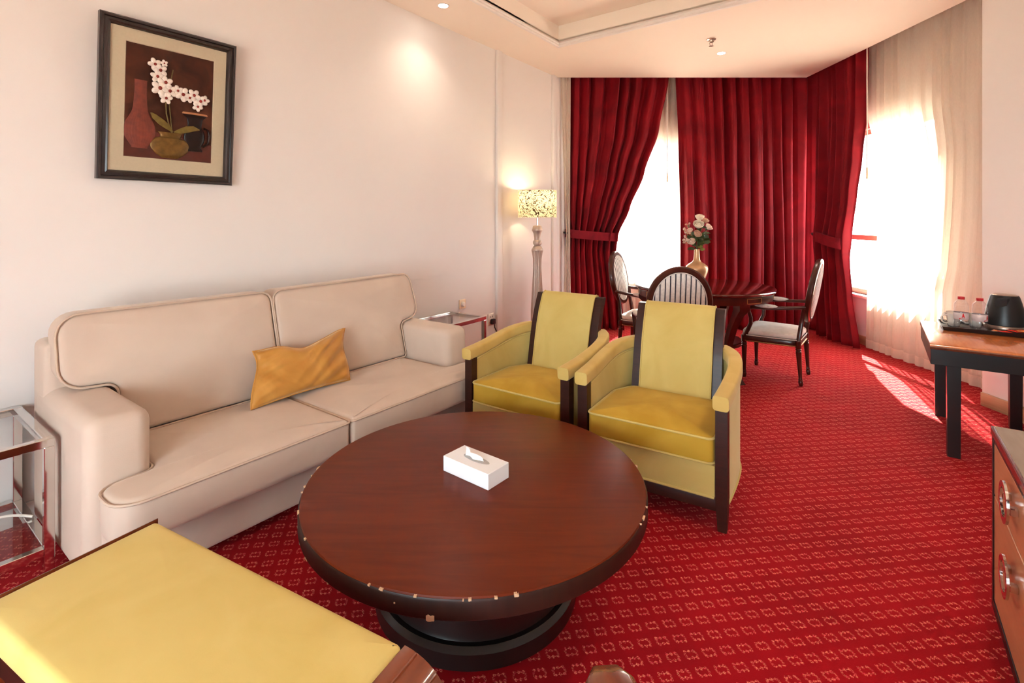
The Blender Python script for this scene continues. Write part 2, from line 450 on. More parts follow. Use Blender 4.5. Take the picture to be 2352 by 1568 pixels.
# right wall meets x=XBN
yR = (NN.x*XBN-(DR-D0))/-NN.y
A = W(SB, 0); B = Vector((*on_left(YB), 0)); Cc = Vector((XB, YB, 0)); Dd = Vector((XB, 3.79, 0)); Ee = Vector((XBN, 3.79, 0)); Ff = Vector((XBN, yR, 0)); G = W(SB, DR)
floor_poly = [A, B, Cc, Dd, Ee, Ff, G]
bm = BM(); vs_ = [bm.verts.new(p) for p in floor_poly]; f = bm.faces.new(vs_)
ret = bmesh.ops.extrude_face_region(bm, geom=[f]); bmesh.ops.translate(bm, vec=(0, 0, -.06), verts=[v for v in ret['geom'] if isinstance(v, bmesh.types.BMVert)])
fl = struct(mesh_obj('floor', bm, 'carpet', smooth=0)); fl['label'] = 'red carpet with small pink flower motifs'
def wall_seg(bm, p, q, z0, z1, t=.12, side=1):
    p = Vector((p[0], p[1])); q = Vector((q[0], q[1])); d = (q-p).normalized(); n = Vector((-d.y, d.x))*t*side
    loft(bm, [[(p.x, p.y, z), (q.x, q.y, z), (q.x+n.x, q.y+n.y, z), (p.x+n.x, p.y+n.y, z)] for z in (z0, z1)])
HT = 3.45
bm = BM(); wall_seg(bm, A, B+(B-A).normalized()*.15, -.02, HT); struct(mesh_obj('wall_left', bm, 'wall', smooth=0))
# bay back wall with window 1
w1 = (1.18, 2.28, .60, 2.45)
bm = BM()
for (x0, x1, z0, z1) in ((B.x-.1, w1[0], -.02, HT), (w1[1], XB+.12, -.02, HT), (w1[0], w1[1], -.02, w1[2]), (w1[0], w1[1], w1[3], HT)):
    wall_seg(bm, (x0, YB), (x1, YB), z0, z1, .18)
struct(mesh_obj('wall_back', bm, 'wall', smooth=0))
# bay right wall with window 2
w2 = (4.68, 6.25, .56, 2.41)
bm = BM()
for (y0, y1, z0, z1) in ((3.79, w2[0], -.02, HT), (w2[1], YB+.1, -.02, HT), (w2[0], w2[1], -.02, w2[2]), (w2[0], w2[1], w2[3], HT)):
    wall_seg(bm, (XB, y0), (XB, y1), z0, z1, .10, -1)
struct(mesh_obj('wall_bay', bm, 'wall', smooth=0))
bm = BM(); wall_seg(bm, (XBN, yR), (XBN, 3.79), -.02, HT, .4, -1); struct(mesh_obj('wall_pier', bm, 'wall', smooth=0))
bm = BM(); wall_seg(bm, G, Ff, -.02, HT, .12, -1); struct(mesh_obj('wall_right', bm, 'wall', smooth=0))
# rear wall (behind the camera) with an unseen glazed opening added for daylight
w3 = (1.70, 3.85, .08, 1.95)
bm = BM()
for (d0, d1, z0, z1) in ((-.12, w3[0], -.02, HT), (w3[1], DR+.12, -.02, HT), (w3[0], w3[1], -.02, w3[2]), (w3[0], w3[1], w3[3], HT)):
    wall_seg(bm, W(SB, d0), W(SB, d1), z0, z1, .15, -1)
struct(mesh_obj('wall_rear', bm, 'wall', smooth=0))

def window(name, origin, rz, width, z0, z1, zt, mull=None, label=None):
    """local x along the wall, y = outward"""
    e = bpy.data.objects.new(name, None); COL.objects.link(e); e.location = (*origin, 0); e.rotation_euler = (0, 0, rz); e['kind'] = 'structure'
    bm = BM(); t = .055
    for lo, hi in (((0, .05, z0), (t, .09, z1)), ((width-t, .05, z0), (width, .09, z1)), ((t, .05, z0), (width-t, .09, z0+t)), ((t, .05, z1-t), (width-t, .09, z1))): box(bm, lo, hi, .006)
    mesh_obj('window_frame', bm, 'winframe', e)
    bm = BM(); box(bm, (t, .055, zt-.03), (width-t, .105, zt+.03), .006); mesh_obj('transom', bm, 'winframe', e)
    xs = [t]
    if mull:
        for mx_ in mull:
            bm = BM(); box(bm, (mx_-.025, .055, z0+t), (mx_+.025, .105, z1-t), .006); mesh_obj('mullion', bm, 'winframe', e)
            xs += [mx_-.025, mx_+.025]
    xs.append(width-t)
    for i in range(0, len(xs), 2):
        for a, b_ in ((z0+t, zt-.03), (zt+.03, z1-t)):
            bm = BM(); box(bm, (xs[i], .077, a), (xs[i+1], .083, b_)); mesh_obj('pane', bm, 'pane', e, 0)
    bm = BM(); box(bm, (-.0, -.06, z0-.035), (width, .05, z0), .008); mesh_obj('window_sill', bm, 'mould', e)
    return e
window('window_1', (w1[0], YB), 0, w1[1]-w1[0], w1[2], w1[3], 1.22, [.78])
window('window_2', (XB, w2[1]), -pi/2, w2[1]-w2[0], w2[2], w2[3], 1.20, None)
window('added_rear_window', tuple(W(SB, w3[1]).xy), math.atan2(-NN.y, -NN.x), w3[1]-w3[0], w3[2], w3[3], 1.0, [.72, 1.43])  # unseen window, added so daylight reaches the front of the room
# daylight portals in the window openings
def portal(name, loc, direction, sx, sy):
    l = bpy.data.lights.new(name, 'AREA'); l.shape = 'RECTANGLE'; l.size = sx; l.size_y = sy; l.cycles.is_portal = True
    o = bpy.data.objects.new(name, l); COL.objects.link(o); o.location = loc
    o.rotation_euler = Vector(direction).to_track_quat('-Z', 'Z').to_euler()
portal('portal_back', ((w1[0]+w1[1])/2, YB+.16, (w1[2]+w1[3])/2), (0, -1, 0), w1[1]-w1[0], w1[3]-w1[2])
portal('portal_bay', (XB+.11, (w2[0]+w2[1])/2, (w2[2]+w2[3])/2), (-1, 0, 0), w2[1]-w2[0], w2[3]-w2[2])
pc = W(SB-.13, (w3[0]+w3[1])/2, (w3[2]+w3[3])/2); portal('portal_added_rear', pc, (U.x, U.y, 0), w3[1]-w3[0], w3[3]-w3[2])  # portal for the added rear window

# ceiling with raised coffer and curtain pocket
cs0, cs1, cd0, cd1 = -1.2, 4.345, .606, 3.35
ZC = HCEIL+.19
def ceil_poly(bm, pts, z0, z1):
    loft(bm, [[(p[0], p[1], z) for p in pts] for z in (z0, z1)])
bm = BM()
q = lambda s, d: W(s, d).xy[:]
sfl = on_left(YS); s_l, _ = sd_of(*sfl)
bs = sd_of(XS, YS)
yR2 = (NN.x*XS-(DR-D0))/-NN.y
out_ = [q(SB, -.05), q(s_l, -.05), (sfl[0], YS), (XS, YS), (XS, 3.0), q(SB, DR+.05)]
# ring pieces around the coffer
def edge_at(s, left=True): return q(s, -.05 if left else DR+.05)
ceil_poly(bm, [q(SB, -.05), q(SB, DR+.05), q(cs0, DR+.05), q(cs0, -.05)], HCEIL, HCEIL+.05)
ceil_poly(bm, [q(cs0, -.05), q(cs0, cd0), q(cs1, cd0), q(cs1, -.05)], HCEIL, HCEIL+.05)
ceil_poly(bm, [q(cs0, cd1), q(cs0, DR+.05), q(3.2, DR+.05), q(cs1, cd1)], HCEIL, HCEIL+.05)
# far side: from cs1 to the pocket edges
ceil_poly(bm, [q(cs1, -.05), q(cs1, cd1), q(3.2, DR+.05), (XS, 2.98), (XS, YS), sfl, q(s_l, -.05)], HCEIL, HCEIL+.05)
ceil = struct(mesh_obj('ceiling', bm, 'ceil', smooth=0))
bm = BM()
for a, b_ in (((cs0, cd0), (cs1, cd0)), ((cs1, cd0), (cs1, cd1)), ((cs1, cd1), (cs0, cd1)), ((cs0, cd1), (cs0, cd0))):
    wall_seg(bm, W(*a), W(*b_), HCEIL+.012, ZC, .03, 1)
ceil_poly(bm, [q(cs0-.1, cd0-.1), q(cs1+.1, cd0-.1), q(cs1+.1, cd1+.1), q(cs0-.1, cd1+.1)], ZC, ZC+.05)
cof = mesh_obj('coffer', bm, 'ceil', ceil, 0)
# moulding at the coffer's lower edge
for i, (a, b_) in enumerate((((cs0, cd0), (cs1, cd0)), ((cs1, cd0), (cs1, cd1)))):
    bm = BM(); p0, p1 = W(*a, HCEIL), W(*b_, HCEIL)
    sgn = 1
    prof = [(.0, -.022), (.022, -.022), (.03, -.012), (.026, 0), (.034, .012), (.022, .03), (.008, .045), (0, .05)]
    d = (p1-p0).normalized(); side = d.cross(Vector((0, 0, 1)))
    inner = W((cs0+cs1)/2, (cd0+cd1)/2, HCEIL)-p0
    sg = 1 if side.dot(inner) > 0 else -1
    loft(bm, [[p+side*sg*(x_-.02)+Vector((0, 0, y_)) for x_, y_ in prof] for p in (p0-d*.02, p1+d*.02)])
    struct(mesh_obj('trim_%d' % (i+1), bm, 'mould', smooth=30))
# pocket
bm = BM()
ceil_poly(bm, [(sfl[0]-.3, YS), (XB+.1, YS), (XB+.1, YB+.1), (sfl[0]-.3, YB+.1)], 3.34, 3.4)
ceil_poly(bm, [(XS, 2.9), (XB+.1, 2.9), (XB+.1, YS), (XS, YS)], 3.34, 3.4)
mesh_obj('curtain_pocket', bm, 'ceil', ceil, 0)
bm = BM()
wall_seg(bm, (sfl[0]-.1, YS), (XS, YS), HCEIL+.001, 3.34, .02, -1); wall_seg(bm, (XS, YS), (XS, 2.98), HCEIL+.001, 3.34, .02, -1)
mesh_obj('pocket_face', bm, 'ceil', ceil, 0)
# cove of slab above everything
bm = BM(); ceil_poly(bm, [W(SB-.2, -.2).xy[:], (B.x-.25, YB+.2), (XB+.12, YB+.2), (XB+.12, 3.0), W(SB-.2, DR+.2).xy[:]], HT, HT+.05); mesh_obj('roof_slab', bm, 'ceil', ceil, 0)

# wall strip and skirting
def sbox(bm, s0, s1, d0, d1, z0, z1, bev=.0):
    c = W((s0+s1)/2, (d0+d1)/2, 0)
    m = Matrix.Translation(c) @ Matrix.Rotation(WALL_ROT, 4, 'Z')
    box(bm, (-(s1-s0)/2, -(d1-d0)/2, z0), ((s1-s0)/2, (d1-d0)/2, z1), bev, 2, m)
bm = BM(); sbox(bm, 4.09, 4.175, -.01, .028, 0, HCEIL, .004); struct(mesh_obj('trim_3', bm, 'wall', smooth=30))
bm = BM(); sbox(bm, 5.19, 5.27, -.01, .03, 0, HCEIL, .004); struct(mesh_obj('trim_4', bm, 'wall', smooth=30))
bm = BM(); sbox(bm, SB, 4.08, -.005, .014, 0, .09, .004); sbox(bm, 4.18, 5.18, -.005, .014, 0, .09, .004); struct(mesh_obj('baseboard_left', bm, 'mould', smooth=30))
sF = sd_of(*Ff.xy)[0]
bm = BM(); sbox(bm, SB, sF, DR-.016, DR+.005, 0, .10, .004); struct(mesh_obj('baseboard_right', bm, 'base', smooth=30))
bm = BM(); box(bm, (XBN-.016, yR-.01, 0), (XBN+.005, 3.79, .10), .004); box(bm, (XB-.016, 3.79, 0), (XB+.005, 5.9, .10), .004); struct(mesh_obj('baseboard_bay', bm, 'base', smooth=30))
# pale ground and parapet outside so daylight bounces in naturally
bm = BM(); box(bm, (-30, -30, -3.3), (40, 40, -3.2)); struct(mesh_obj('ground_outside', bm, 'outside', smooth=0))

# ============================================================ CURTAINS
def lerp_table(tab, z):
    tab = sorted(tab)
    if z <= tab[0][0]: return tab[0][1]
    for (a, x), (b_, y) in zip(tab, tab[1:]):
        if z <= b_:
            t = (z-a)/(b_-a); t = t*t*(3-2*t)*.5+t*.5
            return x+(y-x)*t
    return tab[-1][1]
def curtain(name, place, lo, hi, base, nf, amp, mat, z0, z1, tie=None, nu=220, nz=44, seed=0, parent=None, solid=.004, irregular=.5):
    """place(a, depth, z); lo/hi edge tables (z, a); base depth"""
    rnd = random.Random(seed); ph = [rnd.uniform(-1, 1) for _ in range(nf+2)]; am = [rnd.uniform(.55, 1.25) for _ in range(nf+2)]
    bm = BM(); rows = []
    for k in range(nz+1):
        z = z0+(z1-z0)*k/nz; a0 = lerp_table(lo, z); a1 = lerp_table(hi, z); row = []
        tf = 0
        if tie is not None: tf = math.exp(-((z-tie)/.22)**2)
        for i in range(nu+1):
            u_ = i/nu; fi = u_*nf; j = int(fi)
            w = 2*pi*(fi+irregular*.35*math.sin(2*pi*u_*2.3+seed+z*.25)+.12*ph[j]*math.sin(pi*(fi-j)))
            A_ = amp*(am[j]*(1-(fi-j))+am[j+1]*(fi-j))*(1+.5*tf)*(.75+.25*math.sin(z*1.3+j))
            s_ = math.sin(w); s_ = math.copysign(abs(s_)**.75, s_)
            dep = base+A_*s_+.25*A_*math.sin(2*w+ph[j]*3)
            aa = a0+(a1-a0)*u_ + .25*A_*math.cos(w)*(1-tf)*min(1, 12*u_, 12*(1-u_))
            row.append(bm.verts.new(place(aa, dep, z)))
        rows.append(row)
    for r0, r1 in zip(rows, rows[1:]):
        for i in range(nu): bm.faces.new((r0[i], r0[i+1], r1[i+1], r1[i]))
    o = mesh_obj(name, bm, mat, parent, 80)
    if solid:
        md = o.modifiers.new('thick', 'SOLIDIFY'); md.thickness = solid; md.offset = 0
    return o
def pxX(px, Y): return (px-1176)/FPX*Y
def pyZ(py, Y): return HC-(py-505)*Y/FPX
YC = 6.37
ZT = 3.33
pb = lambda a, dep, z: (a, dep, z)
pr_ = lambda a, dep, z: (dep, a, z)
# left red curtain, tied back
red1 = thing('red_curtain', 'red velvet curtain tied back to the left beside the floor lamp', 'curtain', (0, 0, 0))
rt = [(pyZ(py, YC), pxX(px, YC)) for px, py in ((1537, 150), (1533, 190), (1512, 300), (1478, 400), (1444, 480), (1416, 540), (1412, 575), (1424, 660), (1432, 760))]
lt = [(0, pxX(1300, YC)), (pyZ(600, YC), pxX(1301, YC)), (pyZ(540, YC), pxX(1303, YC)), (pyZ(480, YC), pxX(1300, YC)), (ZT, pxX(1299, YC))]
curtain('drape', pb, lt, rt, YC, 8, .075, 'curtain', .015, ZT, tie=1.2, seed=3, parent=red1)
def tieband(parent, pts, h=.105):
    bm = BM(); rings = []
    P = [Vector(p) for p in pts]
    for i, p in enumerate(P):
        t = (P[(i+1) % len(P)]-P[i-1]); t.z = 0; t.normalize(); nrm = Vector((t.y, -t.x, 0))
        rings.append([p+nrm*.006+Vector((0, 0, h/2)), p+nrm*.006-Vector((0, 0, h/2)), p-nrm*.006-Vector((0, 0, h/2)), p-nrm*.006+Vector((0, 0, h/2))])
    rings.append(rings[0]); loft(bm, rings, False, False)
    return mesh_obj('tieback', bm, 'tie', parent, 50)
xa, xb = pxX(1298, YC), pxX(1418, YC); zt = pyZ(541, YC)
pts = []
for k in range(28):
    a = 2*pi*k/28; x_ = (xa+xb)/2+(xb-xa)/2*math.copysign(abs(math.cos(a))**.6, math.cos(a)); y_ = YC+.125*math.copysign(abs(math.sin(a))**.6, math.sin(a))
    pts.append((x_, y_, zt+.035-.075*(x_-xa)/(xb-xa)+ .02*((x_-xa)/(xb-xa))**2))
tieband(red1, pts)
bm = BM(); tube(bm, [(xa-.05, YC-.02, zt+.05), (xa-.02, YC-.06, zt+.04), (xa+.02, YC-.11, zt+.035)], .012, 8); mesh_obj('hook', bm, 'blackwood', red1)
# centre red curtain, hanging straight
red2 = thing('red_curtain', 'wide red velvet curtain hanging straight behind the flower vase', 'curtain', (0, 0, 0))
curtain('drape', pb, [(0, pxX(1566, YC)), (1.4, pxX(1566, YC)), (2.4, pxX(1560, YC)), (ZT, pxX(1552, YC))], [(0, 3.87), (ZT, 3.87)], YC, 12, .075, 'curtain', .015, ZT, seed=8, parent=red2, nu=300)
# right red curtain on the bay wall, tied back
red3 = thing('red_curtain', 'red velvet curtain tied back beside the right hand window', 'curtain', (0, 0, 0))
XC = 3.725
def pxY(px): return FPX*XC/(px-1176)
def tz(px, py): y = pxY(px); return (HC-(py-505)*y/FPX, y)
rt3 = [tz(1988, 60), tz(1987, 140), tz(1984, 260), tz(1974, 360), tz(1962, 450), tz(1949, 545), tz(1946, 590), tz(1954, 680), tz(1972, 800)]
lt3 = [(0, 6.06), (1.2, 6.06), (ZT, 6.09)]
curtain('drape', pr_, lt3, rt3, XC, 5, .06, 'curtain', .015, ZT, tie=1.17, seed=5, parent=red3, nu=180)
ya, yb = 6.08, pxY(1943); pts = []
for k in range(28):
    a = 2*pi*k/28; y_ = (ya+yb)/2+(ya-yb)/2*math.copysign(abs(math.cos(a))**.6, math.cos(a)); x_ = XC-.10*math.copysign(abs(math.sin(a))**.6, math.sin(a))
    pts.append((x_, y_, 1.13+.09*(y_-yb)/(ya-yb)))
tieband(red3, pts, .12)
bm = BM(); tube(bm, [(XC+.03, 6.15, 1.25), (XC-.04, 6.16, 1.23), (XC-.06, 6.10, 1.22)], .012, 8); mesh_obj('hook', bm, 'blackwood', red3)
# sheers
sh1 = thing('sheer_curtain', 'white sheer curtain over the back window between red curtains', 'curtain')
curtain('cloth', pb, [(0, .88), (ZT, .88)], [(0, 3.6), (ZT, 3.6)], 6.56, 26, .018, 'sheer', .02, ZT, seed=11, parent=sh1, nu=320, nz=14, solid=0, irregular=.8)
sh2 = thing('sheer_curtain', 'white sheer curtain over the sunlit right hand window', 'curtain')
zz = lambda a: a
sheer_r = [(0, 4.02), (.9, 3.98), (1.6, 3.92), (ZT, 3.87)]
curtain('cloth', pr_, sheer_r, [(0, 5.46), (.75, 5.43), (1.0, 5.29), (1.5, 5.26), (2.0, 5.23), (2.5, 5.41), (ZT, 5.41)], 3.845, 13, .024, 'sheer', .11, ZT, seed=13, parent=sh2, nu=260, nz=30, solid=0, irregular=.9)
curtain('hem', pr_, [(0, 4.02)], [(0, 5.46)], 3.845, 13, .024, 'sheerhem', .02, .112, seed=13, parent=sh2, nu=260, nz=4, solid=0, irregular=.9)
sh3 = thing('sheer_curtain', 'narrow gathered white sheer in the corner beside the floor lamp', 'curtain')
curtain('cloth', pb, [(0, .64), (1.0, .655), (1.2, .675), (1.5, .655), (ZT, .60)], [(0, .735), (1.2, .72), (ZT, .73)], 6.232, 3, .018, 'sheerhem', .02, ZT, tie=1.2, seed=15, parent=sh3, nu=60, solid=0)
# draw wands
def wand(label, x, y, z0, z1):
    t = thing('curtain_wand', label, 'curtain wand', (x, y, 0))
    bm = BM(); tube(bm, [(0, 0, z0+.12), (0, 0, z1)], .006, 8); mesh_obj('rod', bm, 'white', t)
    bm = BM(); lathe(bm, [(.004, z0), (.010, z0+.01), (.011, z0+.05), (.008, z0+.12)], 10); mesh_obj('tip', bm, 'brass', t)
wand('thin white curtain wand hanging in front of the back window', pxX(1534, 6.37), 6.395, pyZ(418, 6.37), ZT)
wand('thin brass tipped curtain wand hanging at the right window', 3.66, 5.16, 1.82, ZT)

# ============================================================ SOFA
S0 = 1.60
sofa = thing('sofa', 'long beige suede two seat sofa against the left wall', 'sofa', W(S0, 0), WALL_ROT)
# local: x = s - S0, y = -d
def sl_(s, d, z): return (s-S0, -d, z)
bm = BM(); box(bm, sl_(.60, 1.00, .06), sl_(2.60, .14, .27), .02, 3); mesh_obj('base', bm, 'sofa', sofa)
bm = BM(); box(bm, sl_(.555, .30, .05), sl_(2.645, .09, .865), .035, 4); mesh_obj('back_frame', bm, 'sofa', sofa)
for a, b_ in ((.552, .765), (2.435, 2.648)):
    bm = BM(); box(bm, sl_(a, .885, .05), sl_(b_, .14, .665), .055, 5)
    mesh_obj('arm', bm, 'sofa', sofa, 50)
for (x, d) in ((.62, .92), (2.58, .92), (.62, .2), (2.58, .2)):
    bm = BM(); box(bm, sl_(x-.03, d+.03, 0), sl_(x+.03, d-.03, .06), .004); mesh_obj('foot', bm, 'blackwood', sofa)
# seat cushions (T shape wraps the arm fronts)
def seat_fn(a, b_, h): 
    bulge = 0
    return (a, b_, .265+h)
pl = [(.575-S0, -1.125), (1.505-S0, -1.125), (1.505-S0, -.42), (.775-S0, -.42), (.775-S0, -.895), (.575-S0, -.895)]
poly = roundpoly(pl, [.09, .02, .02, .02, .06, .08])
cushion('seat_cushion', poly, .165, .03, .022, (1.15-S0, -1.0), seat_fn, 'sofa', sofa, pipes=((.152, -.002),), prad=.0055, pmat='sofapipe')
pl = [(1.515-S0, -1.125), (2.63-S0, -1.125), (2.63-S0, -.895), (2.425-S0, -.895), (2.425-S0, -.42), (1.515-S0, -.42)]
poly = roundpoly(pl, [.02, .09, .08, .06, .02, .02])
cushion('seat_cushion', poly, .165, .03, .022, (2.0-S0, -1.0), seat_fn, 'sofa', sofa, pipes=((.152, -.002),), prad=.0055, pmat='sofapipe')
# back cushions (ears over the arms): plane (x,z), thickness towards the room
def back_fn(a, b_, h):
    y = -(.30+h+(.98-b_)*.26-.10)
    return (a, y, b_)
pl = [(.575-S0, .985), (.575-S0, .685), (.775-S0, .67), (.775-S0, .44), (1.515-S0, .44), (1.515-S0, .985)]
poly = roundpoly(pl, [.09, .09, .045, .02, .02, .055])
cushion('back_cushion', poly, .17, .035, .02, (1.2-S0, .85), back_fn, 'sofa', sofa, pipes=((.158, -.002),), prad=.0055, pmat='sofapipe')
pl = [(1.527-S0, .985), (1.527-S0, .44), (2.425-S0, .44), (2.425-S0, .67), (2.60-S0, .70), (2.575-S0, 1.0)]
poly = roundpoly(pl, [.055, .02, .02, .045, .08, .07])
cushion('back_cushion', poly, .17, .035, .02, (2.0-S0, .85), back_fn, 'sofa', sofa, pipes=((.158, -.002),), prad=.0055, pmat='sofapipe')

# gold pillow
def pillow():
    o = thing('throw_pillow', 'crumpled gold satin lumbar pillow leaning on the sofa', 'pillow', W(1.585, .655, .448), WALL_ROT)
    bm = BM(); nx, ny = 64, 36; w, h = .58, .30
    def pt(i, j, side):
        u_ = -1+2*i/nx; v = -1+2*j/ny
        pinch_x = 1-.07*(1-v*v); pinch_y = 1-.09*(1-u_*u_)
        x = u_*w/2*pinch_x; z = v*h/2*pinch_y
        if v > 0: z -= .045*v*math.exp(-((u_+.12)/.35)**2)+.012*math.sin(5*u_)*v
        th = max(0, (1-abs(u_)**2.6))**.55*max(0, (1-abs(v)**2.4))**.55*.068
        e = min(1, 6*(1-abs(u_)))*min(1, 6*(1-abs(v)))
        wr = .009*math.sin(9*(u_*1.4-v*1.1)+2*math.sin(3*u_))*e*max(0, u_+.35)
        wr += .007*math.sin(16*v+2*math.sin(4*u_))*e*max(0, -u_-.25)*1.6
        wr += .012*mnoise.noise(Vector((u_*2.6, v*2.2, 1.3)))*e
        y = side*(th)-(wr if side < 0 else 0)
        # lean
        a = math.radians(27); zz_ = z+h/2
        x += .012*math.sin(v*3)*(1 if u_ < 0 else -1)
        return Vector((x+.035*v, y*math.cos(a)+zz_*math.sin(a)-.0, zz_*math.cos(a)-y*math.sin(a)))
    g = {}
    for s in (-1, 1):
        for i in range(nx+1):
            for j in range(ny+1):
                if s == 1 and (i in (0, nx) or j in (0, ny)): g[s, i, j] = g[-1, i, j]; continue
                g[s, i, j] = bm.verts.new(pt(i, j, s))
        for i in range(nx):
            for j in range(ny):
                q4 = [g[s, i, j], g[s, i+1, j], g[s, i+1, j+1], g[s, i, j+1]]
                bm.faces.new(q4 if s < 0 else q4[::-1])
    mesh_obj('cover', bm, 'gold', o, 80)
    bm = BM(); ring = [pt(i, 0, -1) for i in range(0, nx+1, 2)]+[pt(nx, j, -1) for j in range(2, ny+1, 2)]+[pt(i, ny, -1) for i in range(nx-2, -1, -2)]+[pt(0, j, -1) for j in range(ny-2, 0, -2)]
    tube(bm, ring, .004, 6, True); mesh_obj('seam', bm, 'gold', o)
pillow()

# ============================================================ ARMCHAIRS
def make_armchair(label, loc, rz):
    t = thing('armchair', label, 'armchair', loc, rz, 'yellow velvet armchairs')
    hw = .335; ZA = .62
    for s in (-1, 1):
        bm = BM()
        loft(bm, [[(s*hw+dx*k, .0+dy*k+off, z) for dx, dy in ((-.026, -.026), (.026, -.026), (.026, .026), (-.026, .026))] for z, k, off in ((0, .72, .012), (.15, 1, 0), (.56, 1, 0))])
        mesh_obj('leg', bm, 'dark', t, 20)
        bm = BM(); loft(bm, [[(s*.25+dx*k, .60+dy*k+off, z) for dx, dy in ((-.024, -.024), (.024, -.024), (.024, .024), (-.024, .024))] for z, k, off in ((0, .75, .05), (.2, 1, 0))])
        mesh_obj('leg', bm, 'dark', t, 20)
    # arm path from the front post round to the back post
    def path(s, y0=-.045):
        p = [(s*hw, y0, 0), (s*(hw+.004), .12, .012), (s*(hw+.006), .28, .034), (s*(hw-.004), .42, .056), (s*(hw-.035), .53, .068), (s*(hw-.075), .595, .072), (s*.235, .625, .073)]
        # smooth
        out = []
        for i in range(len(p)-1):
            for k in range(4):
                a = [Vector(p[max(0, min(len(p)-1, i+j))]) for j in (-1, 0, 1, 2)]; u_ = k/4
                out.append(.5*((2*a[1])+(-a[0]+a[2])*u_+(2*a[0]-5*a[1]+4*a[2]-a[3])*u_*u_+(-a[0]+3*a[1]-3*a[2]+a[3])*u_**3))
        out.append(Vector(p[-1])); return out
    for s in (-1, 1):
        P = path(s); bm = BM()
        sweep(bm, [v+Vector((0, 0, ZA-.033)) for v in P], rrect(.068, .066, .014, 3)); mesh_obj('arm_pad', bm, 'yellowarm', t, 50)
        bm = BM(); rings = []
        Q = path(s, .026)
        for i, v in enumerate(Q):
            tt = (Q[min(i+1, len(Q)-1)]-Q[max(i-1, 0)]); tt.z = 0; tt.normalize(); nr = Vector((tt.y, -tt.x, 0))*.022
            rings.append([(v.x+nr.x, v.y+nr.y, .12), (v.x-nr.x, v.y-nr.y, .12), (v.x-nr.x, v.y-nr.y, ZA-.06+v.z), (v.x+nr.x, v.y+nr.y, ZA-.06+v.z)])
        loft(bm, rings); sp = mesh_obj('side_panel', bm, 'yellow', t, 50)
        for off, zb, zk in ((-s*-.024, ZA-.072, 1), (s*.024, .125, 0)):
            bm = BM(); tube(bm, [(v.x*(1 if abs(off) < 1e-9 else 1)+(-abs(off) if zk and s > 0 else abs(off) if zk else s*.024), v.y, zb+v.z*zk) for v in Q], .005, 6); mesh_obj('piping', bm, 'yellow', sp)
    # back posts and panel (raked, gently swept)
    def yb(z): return .485+(z-.3)*.20+max(0, z-.62)**2*.55
    zs = [.12, .3, .45, .6, .7, .78, .84, .885]
    for s in (-1, 1):
        bm = BM(); x0 = s*.222
        loft(bm, [[(x0-.026, yb(z)-.02, z), (x0+.026, yb(z)-.02, z), (x0+.026, yb(z)+.03, z), (x0-.026, yb(z)+.03, z)] for z in zs+[.893]])
        mesh_obj('back_post', bm, 'dark', t, 30)
    prof = [(yb(z)-.034, z) for z in zs[1:]]+[(yb(.9)-.022, .902), (yb(.9)-.002, .907), (yb(.9)+.026, .9)]+[(yb(z)+.04, z) for z in zs[::-1][:-1]]
    bm = BM(); hwp = .196
    loft(bm, [[(x, y, z) for y, z in prof] for x in (-hwp, -hwp+.02, hwp-.02, hwp)]); bk = mesh_obj('back_panel', bm, 'yellow', t, 50)
    for s in (-1, 1):
        bm = BM(); tube(bm, [(s*hwp, y-.002, z) for y, z in prof[:len(zs)+1]], .0045, 6); mesh_obj('piping', bm, 'yellow', bk)
    # seat, apron, rail
    pl = [(-.303, -.035), (.303, -.035), (.303, .36), (.235, .485), (-.235, .485), (-.303, .36)]
    cushion('seat_cushion', roundpoly(pl, [.03, .03, .05, .05, .05, .05]), .125, .02, .024, (0, .2), lambda a, b_, h: (a, b_, .30+h), 'yellowseat', t, pipes=((.118, -.001), (.008, -.001)), prad=.0055, pmat='yellow')
    bm = BM(); box(bm, (-.308, -.022, .15), (.308, .50, .297), .008); ap = mesh_obj('apron', bm, 'yellow', t)
    bm = BM(); tube(bm, [(-.305, -.024, .155), (.305, -.024, .155)], .006, 6); mesh_obj('piping', bm, 'yellow', ap)
    bm = BM(); box(bm, (-.31, -.005, .085), (.31, .55, .149), .004); mesh_obj('rail', bm, 'dark', t)
    bm = BM(); box(bm, (-.23, .56, .15), (.23, .60, .66), .008); mesh_obj('back_rest_support', bm, 'yellowarm', t)
    return t
def frontmid(x, y): return (x, y, 0)
ch2 = make_armchair('yellow velvet armchair nearest the open carpet, fully in view', (.660, 2.425, 0), math.radians(-32))
ch1 = dup(ch2, (.022, 2.875, 0), math.radians(-35.5), 'yellow velvet armchair beside the far end of the sofa')

# ============================================================ COFFEE TABLE
ct = thing('coffee_table', 'round dark walnut coffee table with chipped rim', 'coffee table', (-.134, 1.916, 0))
RT, ZTB = .6315, .43
bm = BM(); lathe(bm, [(.30, ZTB-.02), (RT-.01, ZTB-.02), (RT-.004, ZTB-.006), (RT-.006, ZTB-.001), (RT-.012, ZTB)], 128); mesh_obj('table_top', bm, 'coffee', ct, 30)
bm = BM(); lathe(bm, [(.28, ZTB-.062), (RT-.006, ZTB-.064), (RT, ZTB-.058), (RT, ZTB-.012), (RT-.003, ZTB-.006), (.28, ZTB-.006)], 128, cap0=True, cap1=True); mesh_obj('rim', bm, 'coffeerim', ct, 30)
bm = BM(); lathe(bm, [(.345, .07), (.34, .09), (.34, ZTB-.062)], 96); mesh_obj('drum', bm, 'blackwood', ct, 30)
bm = BM(); lathe(bm, [(.36, 0), (.375, .01), (.375, .06), (.36, .075)], 96); mesh_obj('plinth', bm, 'blackwood', ct, 30)
